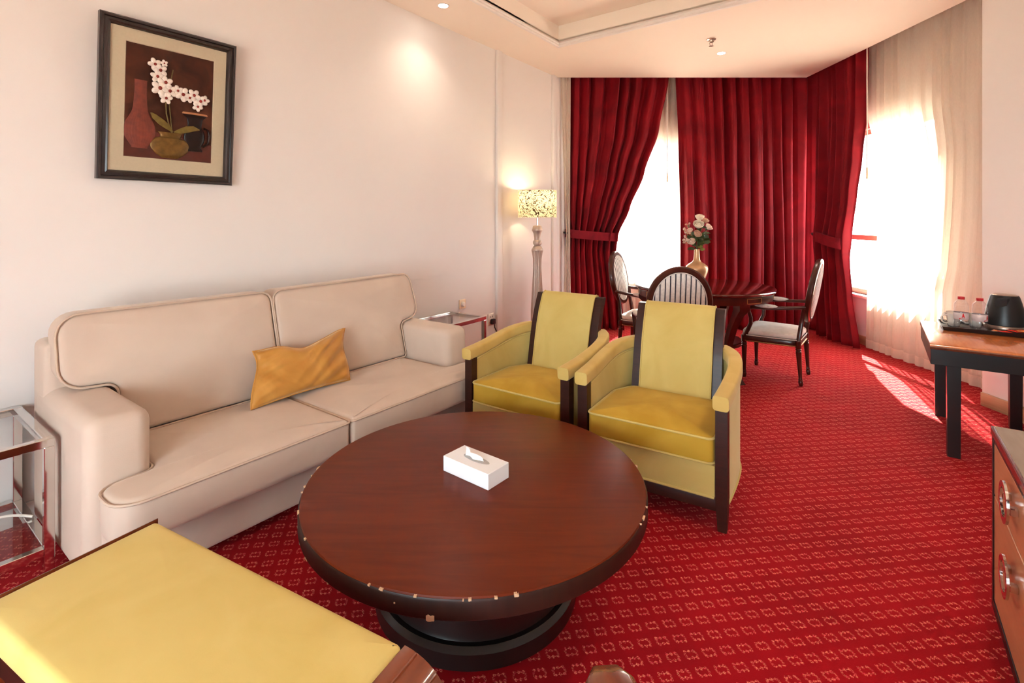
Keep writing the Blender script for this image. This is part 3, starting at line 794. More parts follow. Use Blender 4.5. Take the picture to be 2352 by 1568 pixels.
for k in range(30):
    a = math.radians(random.uniform(175, 372)); wd_ = random.choice([.004, .006, .008, .012, .02]); zz_ = ZTB-random.choice([.004, .006, .006, .058, .059, .03 if k % 9 == 0 else .005]); hh = random.uniform(.004, .009)
    if k == 0: a, wd_, zz_, hh = math.radians(263), .022, ZTB-.055, .018
    bm = BM(); n = 4; pts0 = []
    for r_ in (RT-.006, RT+.0012):
        pts0.append([(r_*math.cos(a+wd_/RT*(i/n-.5)), r_*math.sin(a+wd_/RT*(i/n-.5)), zz_+(hh/2)*sg*(1-.4*random.random())) for sg in (-1, 1) for i in (range(n+1) if sg < 0 else range(n, -1, -1))])
    loft(bm, pts0); mesh_obj('chip', bm, 'chip', ct, 0)

# tissue box
pA, pB_, pC = Vector((-.267, 1.939)), Vector((-.086, 1.794)), Vector((-.011, 1.886))
L = (pB_-pA).length; rz = math.atan2((pB_-pA).y, (pB_-pA).x); cen = (pA+pC)/2
tb = thing('tissue_box', 'white cardboard tissue box on the coffee table', 'tissue box', (cen.x, cen.y, ZTB), rz)
lw, ld, lh = L/2, .059, .058
bm = BM(); box(bm, (-lw, -ld, 0), (lw, ld, lh), .0015, 1); mesh_obj('carton', bm, 'paper', tb, 30)
bm = BM(); loft(bm, [[(k*.062*math.cos(2*pi*i/32)+.004, k*.019*math.sin(2*pi*i/32), lh+z) for i in range(32)] for k, z in ((1.04, .0), (1.0, .0012), (.98, .0006))]); mesh_obj('slot', bm, 'slot', tb, 30)
bm = BM(); rows = []
for k in range(9):
    v = k/8
    rows.append([(-.05+.09*u_/10+.012*v*math.sin(u_*.9)-.01*v, .006*math.sin(u_*.8+v*2)-.004+.006*v, lh-.002+(.030*v*(1-.75*u_/10)+.002*v)) for u_ in range(11)])
vr = [[bm.verts.new(p) for p in r] for r in rows]
for a, b_ in zip(vr, vr[1:]):
    for i in range(10): bm.faces.new((a[i], a[i+1], b_[i+1], b_[i]))
ti = mesh_obj('tissue', bm, 'tissue', tb, 80); md = ti.modifiers.new('s', 'SOLIDIFY'); md.thickness = .002

# ============================================================ BENCH (foreground)
bFL, bFR = Vector((-1.1198, 1.578)), Vector((-.242, 1.118))
bl = (bFR-bFL).length; bd = .405; bx = (bFR-bFL).normalized(); by = Vector((-bx.y, bx.x))  # by points away
bc = (bFL+bFR)/2-by*bd/2; brz = math.atan2(bx.y, bx.x)
bt = thing('upholstered_bench', 'pale yellow velvet bench with wooden ends in the foreground', 'bench', (bc.x, bc.y, 0), brz)
ZB = .46; hl = bl/2; hd = bd/2
poly = roundpoly([(-hl, -hd), (hl, -hd), (hl, hd), (-hl, hd)], .015)
cushion('seat_pad', poly, .075, .018, .004, (0, 0), lambda a, b_, h: (a, b_, ZB-.079+h), 'benchyellow', bt)
for s in (-1, 1):
    bm = BM()
    prof = [(0, -.36), (0, -.012)] + [(.115*math.sin(pi/2*k/10), -.012-.075*(1-math.cos(pi/2*k/10))) for k in range(0, 11)]+[(.125, -.13), (.12, -.36)]
    pr2 = [(s*(hl+x), z) for x, z in prof]
    if s < 0: pr2 = [(s*(hl+x*.22), z+.010) for x, z in prof]
    loft(bm, [[(x, y, ZB+z) for x, z in pr2] for y in (-hd-.004, -hd+.002, hd-.002, hd+.004)]); mesh_obj('end_panel', bm, 'benchwood', bt, 30)
    if s > 0:
        for kx in (.035, .088):
            zc = -.012-.075*(1-math.cos(math.asin(min(1, kx/.115))))
            bm = BM(); tube(bm, [(hl+kx, -hd, ZB+zc), (hl+kx, hd, ZB+zc)], .0035, 6); mesh_obj('bead', bm, 'benchwood', bt)
bm = BM(); box(bm, (-hl+.005, -hd+.02, .30), (hl-.005, hd-.02, .382), .006); mesh_obj('apron', bm, 'blackwood', bt)
for sx_ in (-1, 1):
    for sy_ in (-1, 1):
        bm = BM(); x0, y0 = sx_*(hl-.0)+(.06 if sx_ > 0 else -.01), sy_*(hd-.035)
        loft(bm, [[(x0+dx*k, y0+dy*k, z) for dx, dy in ((-.025, -.025), (.025, -.025), (.025, .025), (-.025, .025))] for z, k in ((0, .7), (.12, 1))]); mesh_obj('leg', bm, 'dark', bt, 20)

# ============================================================ SIDE TABLES (chrome and glass)
def side_table(label, s0, s1, d0, d1, zt, shelf=True, group='chrome glass side tables'):
    c = W((s0+s1)/2, (d0+d1)/2); t = thing('side_table', label, 'side table', c, WALL_ROT, group)
    hx, hy_ = (s1-s0)/2, (d1-d0)/2; r = .016
    for sx_ in (-1, 1):
        for sy_ in (-1, 1):
            bm = BM(); box(bm, (sx_*(hx-r)-r, sy_*(hy_-r)-r, 0), (sx_*(hx-r)+r, sy_*(hy_-r)+r, zt-2*r), .002, 1); mesh_obj('leg', bm, 'chrome', t, 30)
    for z in ((zt-r, .115) if shelf else (zt-r,)):
        for sy_ in (-1, 1):
            bm = BM(); box(bm, (-hx, sy_*(hy_-r)-r, z-r), (hx, sy_*(hy_-r)+r, z+r), .002, 1) if z > .2 else box(bm, (-hx+2*r, sy_*(hy_-r)-r, z-r), (hx-2*r, sy_*(hy_-r)+r, z+r), .002, 1)
            mesh_obj('rail', bm, 'chrome', t, 30)
        for sx_ in (-1, 1):
            bm = BM(); box(bm, (sx_*(hx-r)-r, -hy_+2*r, z-r), (sx_*(hx-r)+r, hy_-2*r, z+r), .002, 1); mesh_obj('rail', bm, 'chrome', t, 30)
        bm = BM(); box(bm, (-hx+2*r, -hy_+2*r, z+.004), (hx-2*r, hy_-2*r, z+.012)); mesh_obj('glass_top' if z > .2 else 'glass_shelf', bm, 'glass', t, 0)
    return t
side_table('chrome and glass side table at the near end of the sofa', -.06, .53, .02, .595, .55)
side_table('chrome and glass side table at the far end of the sofa', 2.80, 3.38, .03, .455, .565)
# white cable lying on the near table's shelf
bm = BM(); cp = []
for k in range(40):
    t_ = k/39; cp.append(W(.10+.42*t_, .16+.05*math.sin(t_*7)+.10*t_, .132+.018*abs(math.sin(t_*9))))
tube(bm, cp, .0055, 8); tag(mesh_obj('white_cable', bm, 'cable'), 'white electric cable lying over the near side table shelf', 'cable')

# ============================================================ WALL THINGS
def wall_thing(name, label, cat, s, d, z, tilt=0):
    t = thing(name, label, cat, W(s, d, z), WALL_ROT); t.rotation_euler = (tilt, 0, WALL_ROT); return t
sw = wall_thing('dimmer_switch', 'cream wall dimmer with round knob above the far side table', 'switch', 3.57, 0, .60)
bm = BM(); box(bm, (-.044, -.012, -.044), (.044, .0, .044), .004); mesh_obj('plate', bm, 'cream', sw)
bm = BM(); lathe(bm, [(.023, 0), (.023, .012), (.018, .022), (.0, .024)], 24, cap1=False); bmesh.ops.remove_doubles(bm, verts=bm.verts[:], dist=1e-5); bmesh.ops.transform(bm, matrix=Matrix.Translation((0, -.010, 0)) @ Matrix.Rotation(pi/2, 4, 'X'), verts=bm.verts[:]); mesh_obj('knob', bm, 'white', sw)
sk = wall_thing('wall_socket', 'white wall socket low beside the wall strip', 'socket', 4.005, 0, .385)
bm = BM(); box(bm, (-.044, -.010, -.06), (.044, .0, .06), .004); mesh_obj('plate', bm, 'white', sk)
for x in (-.018, .018):
    bm = BM(); box(bm, (x-.004, -.0115, .02), (x+.004, -.009, .036)); mesh_obj('pin_hole', bm, 'black', sk, 0)
pg = wall_thing('plug', 'black plug with cord in the low wall socket', 'plug', 4.015, .010, .365)
bm = BM(); box(bm, (-.026, -.036, -.026), (.026, -.001, .026), .008, 3); mesh_obj('body', bm, 'black', pg)
bm = BM(); tube(bm, [(0, -.03, -.02), (.004, -.035, -.06), (.03, -.05, -.12), (.09, -.07, -.19), (.16, -.09, -.27), (.2, -.1, -.355)], .005, 8); mesh_obj('cord', bm, 'black', pg)

# framed picture
FW, FH = .652, .832
pic = wall_thing('framed_picture', 'framed orchid and vases relief picture on the left wall', 'picture', 1.123, .012, 1.61, math.radians(4.0))
# local x along wall, y into the wall (-y toward room), z up from the bottom edge
bm = BM()
prof = [(0, 0), (0, -.03), (.006, -.036), (.016, -.034), (.02, -.026), (.034, -.03), (.043, -.026), (.05, -.012), (.05, 0)]
def frame_ring(inset, y): return [(-FW/2+inset, y, inset), (FW/2-inset, y, inset), (FW/2-inset, y, FH-inset), (-FW/2+inset, y, FH-inset)]
loft(bm, [frame_ring(i, y) for i, y in prof]+[frame_ring(0, 0)], False, False); mesh_obj('frame', bm, 'frame', pic, 25)
iw, ih = .427/2, .595/2; cz = FH/2+.004
bm = BM()
def rect(hw_, hh_, y, cz_=cz): return [(-hw_, y, cz_-hh_), (hw_, y, cz_-hh_), (hw_, y, cz_+hh_), (-hw_, y, cz_+hh_)]
o_ = [(-FW/2+.049, -.014, .049), (FW/2-.049, -.014, .049), (FW/2-.049, -.014, FH-.049), (-FW/2+.049, -.014, FH-.049)]
loft(bm, [o_, rect(iw, ih, -.014), rect(iw-.004, ih-.004, -.009)], False, False); mesh_obj('mount', bm, 'mat', pic, 0)
bm = BM(); box(bm, (-iw, -.010, cz-ih), (iw, -.004, cz+ih)); mesh_obj('panel', bm, 'panel', pic, 0)
def rel(x, z, h=0): return (-iw+2*iw*x, -.010-h, cz-ih+2*ih*z)   # x,z in 0..1 of the panel
bm = BM(); loft(bm, [[rel(.003, .003, 0), rel(.997, .003, 0), rel(.997, .17, 0), rel(.6, .22, 0), rel(.003, .27, 0)], [rel(.003, .003, .001), rel(.997, .003, .001), rel(.997, .17, .001), rel(.6, .22, .001), rel(.003, .27, .001)]]); mesh_obj('table_cloth_relief', bm, 'panelred', pic, 0)
def relief_vase(name, cx_, prof, mat, depth, flutes=0):
    pp = []
    for i in range(len(prof)-1):
        q4 = [Vector(prof[max(0, min(len(prof)-1, i+j))]) for j in (-1, 0, 1, 2)]
        for k in range(4):
            u_ = k/4; pp.append(.5*((2*q4[1])+(-q4[0]+q4[2])*u_+(2*q4[0]-5*q4[1]+4*q4[2]-q4[3])*u_*u_+(-q4[0]+3*q4[1]-3*q4[2]+q4[3])*u_**3))
    pp.append(Vector(prof[-1]))
    bm = BM(); rings = []
    for hw_, z in pp:
        ring = []
        for k in range(49):
            a = pi*k/48; rr = 1+(.05*math.cos(30*a)*math.sin(a) if flutes else 0)
            x_, _, z_ = rel(cx_, z); ring.append((x_-hw_*2*iw*math.cos(a)*rr, -.0102-depth*math.sin(a)*min(1, hw_*7)*rr, z_))
        rings.append(ring)
    loft(bm, rings, True, True); return mesh_obj(name, bm, mat, pic, 50)
relief_vase('red_vase', .165, [(.085, .085), (.088, .10), (.11, .125), (.155, .18), (.168, .24), (.155, .30), (.115, .36), (.082, .42), (.07, .50), (.064, .60), (.066, .675), (.07, .685)], 'terra', .010, 1)
relief_vase('dark_jug', .78, [(.10, .10), (.105, .115), (.085, .14), (.115, .19), (.125, .24), (.115, .29), (.09, .32), (.085, .36), (.10, .41), (.135, .435), (.15, .45)], 'jug', .012)
relief_vase('jug_rim', .78, [(.15, .448), (.155, .456), (.145, .466)], 'jugrim', .013)
bm = BM(); tube(bm, [rel(.885, .33, .005), rel(.935, .32, .008), rel(.955, .26, .009), (rel(.94, .19, .009)), rel(.88, .15, .006)], .006, 8); mesh_obj('jug_handle', bm, 'jug', pic)
relief_vase('gold_bowl', .50, [(.09, .015), (.10, .022), (.15, .045), (.205, .085), (.225, .125), (.21, .165), (.165, .195), (.12, .205), (.118, .225), (.135, .245), (.14, .252)], 'bowl', .016)
def leafshape(name, pts, w, mat, par, thick=.002, up=Vector((0, -1, 0))):
    bm = BM(); P = [Vector(p) for p in pts]; rings = []; n = len(P)
    for i, p in enumerate(P):
        t = (P[min(i+1, n-1)]-P[max(i-1, 0)]).normalized(); sd = t.cross(up).normalized()
        k = math.sin(pi*min(.97, max(.04, (i+.15)/(n-.7))))**.8*w
        rings.append([p-sd*k, p+up*thick, p+sd*k, p-up*thick*.3])
    loft(bm, rings); return mesh_obj(name, bm, mat, par, 60)
leafshape('leaf', [rel(.52, .26, .008), rel(.46, .30, .011), rel(.38, .34, .012), rel(.31, .38, .012), rel(.27, .41, .010)], .018, 'leafp', pic)
leafshape('leaf', [rel(.53, .26, .009), rel(.60, .275, .012), rel(.68, .30, .014), rel(.76, .315, .014), rel(.83, .31, .011)], .018, 'leafp', pic)
bm = BM(); tube(bm, [rel(.51, .25, .006), rel(.47, .33, .008), rel(.44, .42, .009), rel(.43, .52, .010), rel(.44, .62, .010), rel(.40, .74, .010), rel(.31, .86, .010)], .0035, 7); mesh_obj('stem', bm, 'stemp', pic)
bm = BM(); tube(bm, [rel(.51, .25, .006), rel(.49, .38, .009), rel(.47, .5, .010), rel(.49, .60, .010), rel(.60, .63, .010), rel(.74, .60, .010), rel(.86, .57, .010)], .003, 7); mesh_obj('stem', bm, 'stemp', pic)
bm = BM(); tube(bm, [rel(.47, .68, .006), rel(.49, .76, .006), rel(.505, .83, .005)], .003, 7); mesh_obj('bud', bm, 'stemp', pic)
rp = random.Random(2)
for (x, z, r_) in ((.30, .845, .028), (.36, .80, .03), (.33, .74, .028), (.42, .70, .032), (.36, .64, .036), (.47, .63, .032), (.43, .56, .028), (.56, .645, .026), (.62, .62, .034), (.70, .60, .024), (.75, .63, .03), (.83, .585, .03), (.88, .60, .024), (.80, .53, .024), (.40, .87, .016)):
    bm = BM(); a0 = rp.uniform(0, 6)
    for k in range(5):
        a = a0+2*pi*k/5; c_ = Vector(rel(x, z, .010))+Vector((math.cos(a)*r_*.62, 0, math.sin(a)*r_*.62))
        m = Matrix.Translation(c_) @ Matrix.Rotation(-a, 4, 'Y') @ Matrix.Diagonal((r_*.62, r_*.22, r_*.46, 1))
        bmesh.ops.create_icosphere(bm, subdivisions=2, radius=1, matrix=m)
    fo = mesh_obj('orchid', bm, 'petal', pic, 80)
    bm = BM(); m = Matrix.Translation(Vector(rel(x, z, .010+r_*.2))) @ Matrix.Diagonal((r_*.26, r_*.2, r_*.3, 1)); bmesh.ops.create_icosphere(bm, subdivisions=2, radius=1, matrix=m); mesh_obj('lip', bm, 'lip', fo, 80)

# ============================================================ FLOOR LAMP
lx, ly = .270, 5.35
lp = thing('floor_lamp', 'turned pearl grey floor lamp with patterned drum shade', 'floor lamp', (lx, ly, 0))
bm = BM(); lathe(bm, [(.15, 0), (.155, .012), (.15, .03), (.11, .045), (.075, .06), (.06, .08)], 40); mesh_obj('base', bm, 'lampbody', lp, 40)
bm = BM(); lathe(bm, [(.052, .08, .05), (.06, .16, .06), (.066, .30, .06), (.064, .45, .06), (.056, .62, .06), (.046, .80, .06), (.042, .90, .06), (.044, .98, .06), (.053, 1.045, .06), (.060, 1.075, .05)], 96, fn=16); mesh_obj('fluted_column', bm, 'lampbody', lp, 60)
bm = BM(); lathe(bm, [(.061, 1.075), (.062, 1.085), (.045, 1.115), (.032, 1.128), (.04, 1.134), (.047, 1.15), (.047, 1.168), (.038, 1.183), (.033, 1.187), (.034, 1.21), (.041, 1.255), (.055, 1.285), (.058, 1.292), (.052, 1.31), (.046, 1.335), (.03, 1.342)], 40); mesh_obj('turned_neck', bm, 'lampbody', lp, 50)
bm = BM(); tube(bm, [(0, 0, 1.34), (0, 0, 1.56)], .009, 10); mesh_obj('stem', bm, 'chrome', lp)
bm = BM(); lathe(bm, [(.2, 1.425), (.2055, 1.425), (.2055, 1.712), (.2, 1.712)], 64, cap0=False, cap1=False); sd_ = mesh_obj('lamp_shade', bm, 'shade', lp, 40)
for z in (1.425, 1.712):
    bm = BM(); tube(bm, [(.2045*math.cos(2*pi*k/48), .2045*math.sin(2*pi*k/48), z) for k in range(48)], .004, 6, True); mesh_obj('shade_ring', bm, 'shadein', sd_)
bm = BM()
for k in range(3): tube(bm, [(0, 0, 1.56), (.2*math.cos(2.1*k), .2*math.sin(2.1*k), 1.70)], .002, 5)
mesh_obj('shade_fitter', bm, 'chrome', sd_)
bm = BM(); bmesh.ops.create_uvsphere(bm, u_segments=16, v_segments=10, radius=.032, matrix=Matrix.Translation((0, 0, 1.575))); mesh_obj('bulb', bm, 'bulb', lp, 80)
pl_ = bpy.data.lights.new('lamp_glow', 'POINT'); pl_.energy = 6; pl_.color = (1, .80, .48); pl_.shadow_soft_size = .04
po = bpy.data.objects.new('lamp_glow', pl_); COL.objects.link(po); po.location = (lx, ly, 1.64)

# ============================================================ DINING TABLE
dx, dy, dr, dz = 1.83, 4.80, .63, .775
dt = thing('dining_table', 'round polished mahogany dining table with gilt inlay', 'dining table', (dx, dy, 0))
bm = BM(); lathe(bm, [(dr-.05, dz-.03), (dr-.012, dz-.03), (dr-.004, dz-.024), (dr, dz-.012), (dr-.006, dz-.003), (dr-.014, dz)], 96); mesh_obj('table_top', bm, 'mahogtop', dt, 40)
bm = BM(); lathe(bm, [(dr-.045, dz-.098), (dr-.035, dz-.098), (dr-.03, dz-.090), (dr-.03, dz-.03), (dr-.06, dz-.03)], 96); apn = mesh_obj('apron', bm, 'mahog', dt, 40)
for k in range(8):
    a = math.radians(-90+22.5+45*k); r_ = dr-.029; wA = .27/2
    pts = []
    for (u_, z) in [(-1+2*i/10, dz-.044) for i in range(11)]+[(1-2*i/10, dz-.084) for i in range(11)]:
        an = a+u_*wA; pts.append((r_*math.cos(an), r_*math.sin(an), z))
    bm = BM(); tube(bm, pts, .003, 5, True); mesh_obj('inlay', bm, 'goldtrim', apn)
for k in range(3):
    a = math.radians(-77+120*k); c_ = Vector((math.cos(a), math.sin(a), 0)); sd2 = Vector((-c_.y, c_.x, 0))
    bm = BM(); rings = []
    for r_, z, hw_ in ((.545, dz-.03, .05), (.545, dz-.14, .05), (.50, .58, .038), (.42, .44, .032), (.37, .30, .03), (.38, .18, .028), (.44, .08, .026), (.52, .02, .026), (.545, .0, .026)):
        p = c_*r_+Vector((0, 0, z)); rings.append([p+sd2*hw_+c_*hw_, p-sd2*hw_+c_*hw_, p-sd2*hw_-c_*hw_*.7, p+sd2*hw_-c_*hw_*.7])
    loft(bm, rings); mesh_obj('leg', bm, 'mahog', dt, 50)
bm = BM(); lathe(bm, [(.34, .24), (.35, .25), (.35, .27), (.34, .28)], 48); mesh_obj('lower_shelf', bm, 'mahog', dt, 40)

# ============================================================ DINING CHAIRS
def make_dchair(label, loc, rz):
    t = thing('dining_chair', label, 'chair', loc, rz, 'oval back dining chairs')
    # local: front = -y, back = +y ; origin under the seat centre
    # oval back
    tilt = math.radians(9.5); cz_, a_, b_ = .788, .215, .256
    def bp(x, z, off=0):  # back plane
        zz_ = z-cz_; return (x, .245+(zz_+.3)*math.tan(tilt)+off*math.cos(tilt), z-off*math.sin(tilt)*0)
    n = 56
    bm = BM(); rings = []
    for k in range(n):
        an = 2*pi*k/n; ring = []
        for (dr_, of) in ((-.024, -.012), (-.016, -.026), (.012, -.024), (.022, -.008), (.022, .012), (.012, .022), (-.016, .024), (-.024, .012)):
            ring.append(bp((a_+dr_)*math.cos(an), cz_+(b_+dr_)*math.sin(an), of))
        rings.append(ring)
    rings.append(rings[0]); loft(bm, rings, False, False); fr = mesh_obj('back_frame', bm, 'mahog', t, 40)
    bm = BM(); rings = []
    for k, of in ((1, -.012), (.96, -.024), (.8, -.034), (.4, -.04), (.02, -.042)):
        rings.append([bp((a_-.022)*k*math.cos(2*pi*i/n), cz_+(b_-.022)*k*math.sin(2*pi*i/n), of) for i in range(n)])
    rings = rings[::-1]+[[bp((a_-.022)*k*math.cos(2*pi*i/n), cz_+(b_-.022)*k*math.sin(2*pi*i/n), of) for i in range(n)] for k, of in ((1, .012), (.96, .022), (.8, .028), (.4, .03), (.02, .031))]
    loft(bm, rings); bk = mesh_obj('backrest', bm, 'stripe', t, 60)
    for of in (-.022, .022):
        bm = BM(); tube(bm, [bp((a_-.024)*math.cos(2*pi*i/n), cz_+(b_-.024)*math.sin(2*pi*i/n), of) for i in range(n)], .004, 5, True); mesh_obj('piping', bm, 'seatwhite', bk)
    # uprights from the oval down to the rear legs
    for s in (-1, 1):
        bm = BM(); pts = [(s*.195, .205, .36), (s*.19, .215, .44), (s*.175, .225, .52), (s*.175, .235, .58), (s*.195, .25, .655)]
        sweep(bm, pts, rrect(.034, .034, .008, 2), up=(0, 1, 0)); mesh_obj('upright', bm, 'mahog', t, 40)
        # rear leg
        bm = BM(); lathe(bm, [(.013, 0), (.017, .01), (.019, .035), (.014, .045), (.018, .052), (.013, .06), (.014, .08), (.02, .22), (.023, .285), (.017, .292), (.024, .302), (.018, .312), (.025, .325), (.025, .375)], 16, c=(s*.2, .205, 0)); bmesh.ops.transform(bm, matrix=Matrix.Translation((0, .02, 0)) @ Matrix.Shear('XY', 4, (0, -.06)), verts=bm.verts[:]); mesh_obj('leg', bm, 'mahog', t, 40)
        # front leg, turned
        bm = BM(); lathe(bm, [(.013, 0), (.017, .01), (.019, .035), (.014, .045), (.018, .052), (.013, .06), (.014, .08), (.02, .22), (.023, .285), (.017, .292), (.024, .302), (.018, .312), (.025, .325), (.025, .375)], 16, c=(s*.225, -.215, 0)); mesh_obj('leg', bm, 'mahog', t, 40)
        # arm
        ap_ = [(s*.195, .262, .665), (s*.225, .17, .655), (s*.25, .06, .645), (s*.26, -.05, .638), (s*.262, -.13, .636), (s*.262, -.165, .628), (s*.258, -.172, .60), (s*.252, -.155, .54), (s*.248, -.155, .49), (s*.242, -.18, .43), (s*.232, -.205, .37)]
        bm = BM(); tube(bm, ap_, [.016, .015, .015, .016, .017, .017, .016, .016, .017, .018, .018], 10); am = mesh_obj('arm', bm, 'mahog', t, 50)
        bm = BM(); m = Matrix.Translation((s*.258, -.03, .655)) @ Matrix.Rotation(s*.06, 4, 'Z') @ Matrix.Diagonal((.026, .095, .02, 1))
        bmesh.ops.create_uvsphere(bm, u_segments=16, v_segments=10, radius=1, matrix=m); mesh_obj('arm_pad', bm, 'stripe', am, 80)
    # seat rail and cushion
    pl = [(-.255, -.235), (.255, -.235), (.225, .22), (-.225, .22)]; poly = roundpoly(pl, [.06, .06, .08, .08], 6)
    bm = BM(); loft(bm, [[(x, y, z) for x, y in offset(poly, o2)] for z, o2 in ((.325, .004), (.332, 0), (.375, 0), (.38, .004))]); rl = mesh_obj('seat_rail', bm, 'mahog', t, 40)
    for z, rr in ((.332, .0035), (.382, .004)):
        bm = BM(); tube(bm, [(x, y, z) for x, y in offset(poly, -.001)], rr, 5, True); mesh_obj('trim', bm, 'goldtrim' if z < .35 else 'seatwhite', rl)
    cushion('seat', offset(poly, .004), .052, .022, .028, (0, 0), lambda a, b2, h: (a, b2, .380+h), 'seatwhite', t)
    return t
# facing angle: local -y is the facing direction
def face(vx, vy): return math.atan2(vx, -vy)
dcR = make_dchair('striped oval back chair at the right side of the dining table', (2.385, 4.52, 0), face(-.78, .62))
dcC = dup(dcR, (1.25, 3.95, 0), face(.10, .99), 'striped oval back chair with its back to the camera')
dcL = dup(dcR, (1.395, 5.20, 0), face(.85, -.52), 'striped oval back chair left of the table by the window')
for o, ((x_, y_), c) in ((dcC, ((1.3, 3.9), 0)),): pass

# ============================================================ VASE AND FLOWERS
vx, vy = 1.742, 4.72
va = thing('vase', 'champagne metal vase with a long neck on the dining table', 'vase', (vx, vy, dz))
bm = BM(); lathe(bm, [(.045, 0), (.05, .004), (.062, .05), (.084, .10), (.098, .14), (.102, .17), (.096, .19), (.07, .213), (.042, .23), (.030, .25), (.026, .275), (.023, .32), (.023, .35), (.020, .348), (.019, .29), (.01, .28)], 48); mesh_obj('body', bm, 'brass', va, 50)
ZV = dz+.345
def wpt(px, py, Y=4.72): return Vector((pxX(px, Y), Y, pyZ(py, Y)))
def rose(label, px, py, r_, mat, dy_=0, tilt=(0, 0), leaves=2, stemoff=0):
    r_ *= 1.18
    c_ = wpt(px, py, 4.72+dy_); base = Vector((vx+stemoff, vy, ZV-.05))
    t = thing('rose', label, 'flower', base, 0, 'flowers in the vase'); loc = c_-base
    bm = BM(); mid = loc*.5+Vector((loc.x*-.2, 0, .02)); tube(bm, [Vector((0, 0, 0)), Vector((0, 0, .06)), mid+Vector((0, 0, .0)), loc], .003, 6); mesh_obj('stem', bm, 'stem', t)
    rp2 = random.Random(int(px*7+py)); bm = BM()
    R_ = Matrix.Rotation(tilt[0], 3, 'X') @ Matrix.Rotation(tilt[1], 3, 'Y')
    layers = ((5, 1.0, .95, .9), (5, .8, 1.05, .45), (4, .55, 1.15, .2), (3, .32, 1.15, .05))
    for li, (cnt, rad, hh, flare) in enumerate(layers):
        for k in range(cnt):
            a0 = 2*pi*k/cnt+li*.7; rows = []
            for j in range(6):
                v = j/5; row = []
                for i in range(7):
                    u_ = -1+2*i/6; an = a0+u_*(pi/cnt*1.25)
                    prof_r = rad*(.25+.75*math.sin(v*pi*.62)) + flare*.25*max(0, v-.7)*2
                    zz_ = (v*hh*1.25-.35)*(1-.12*u_*u_*v)
                    p = Vector((prof_r*math.cos(an), prof_r*math.sin(an), zz_-.25))*r_
                    row.append(bm.verts.new(R_ @ p+loc))
                rows.append(row)
            for a, b2 in zip(rows, rows[1:]):
                for i in range(6): bm.faces.new((a[i], a[i+1], b2[i+1], b2[i]))
    o = mesh_obj('bloom', bm, mat, t, 80); md = o.modifiers.new('s', 'SOLIDIFY'); md.thickness = .0015
    bm = BM(); bmesh.ops.create_icosphere(bm, subdivisions=2, radius=r_*.42, matrix=Matrix.Translation(loc+R_ @ Vector((0, 0, -r_*.5)))); mesh_obj('calyx', bm, 'leaf', t, 80)
    for k in range(leaves):
        a = rp2.uniform(0, 2*pi); st = loc*rp2.uniform(.45, .75); dirv = Vector((math.cos(a), -abs(math.sin(a))*.7, rp2.uniform(-.1, .5))).normalized()
        leafshape('leaf', [st+dirv*(.075*i/6)+Vector((0, 0, -.012*(i/6)**2)) for i in range(7)], .018, 'leaf', t, .002, Vector((0, -.6, .8)).normalized())
rose('cream rose standing topmost in the vase bouquet', 1607, 500, .033, 'rosewhite', .0, (.15, 0), 1)
rose('large full cream rose in the front middle of the bouquet', 1604, 517, .038, 'rosewhite', -.04, (.7, -.1), 3)
rose('pale pink rose at the right of the bouquet', 1627, 522, .030, 'rosepale', -.01, (.4, .7), 2)
rose('dusty pink rose just right of the topmost bloom', 1619, 507, .028, 'rosepink', .03, (.2, .4), 2)
rose('dusty pink rose low in the middle of the bouquet', 1601, 538, .030, 'rosepink', -.05, (.8, .3), 3)
rose('small pale pink rose at the left of the bouquet', 1585, 530, .022, 'rosepale', -.03, (.5, -.5), 1)
rose('peach rose lowest at the left of the bouquet', 1589, 556, .029, 'rosepale', -.05, (.7, -.5), 3)
def sprig(label, px, py, n=14, seed=0, spread=.045):
    c_ = wpt(px, py); base = Vector((vx-.004, vy+.004, ZV-.05)); t = thing('flower_sprig', label, 'flower', base, 0, 'sprigs in the vase'); loc = c_-base; rr = random.Random(seed)
    bm = BM(); tube(bm, [Vector((0, 0, 0)), Vector((0, 0, .07)), loc*.6+Vector((0, 0, .02)), loc], .0022, 6); mesh_obj('stem', bm, 'stem', t)
    for k in range(n):
        f_ = rr.uniform(.72, 1.05); p = loc*f_+Vector((rr.uniform(-1, 1), rr.uniform(-1, 1), rr.uniform(-.8, .8)))*spread*(.4+.6*(1.05-f_)*2)
        bm = BM()
        for q_ in range(4):
            a = q_*pi/2+k; bmesh.ops.create_icosphere(bm, subdivisions=1, radius=1, matrix=Matrix.Translation(p+Vector((math.cos(a)*.005, -.002, math.sin(a)*.005))) @ Matrix.Diagonal((.0055, .003, .0055, 1)))
        bo = mesh_obj('blossom', bm, 'rosepale' if k % 3 else 'rosepink', t, 80)
        bm = BM(); tube(bm, [loc*(f_-.1), p], .001, 4); mesh_obj('stalk', bm, 'leaflight', bo)
sprig('upper left sprig of tiny blossoms in the bouquet', 1580, 515, 14, 1)
sprig('far left sprig of tiny pink blossoms in the bouquet', 1571, 527, 10, 2, .03)
sprig('lower left sprig of tiny blossoms in the bouquet', 1573, 550, 14, 3, .04)
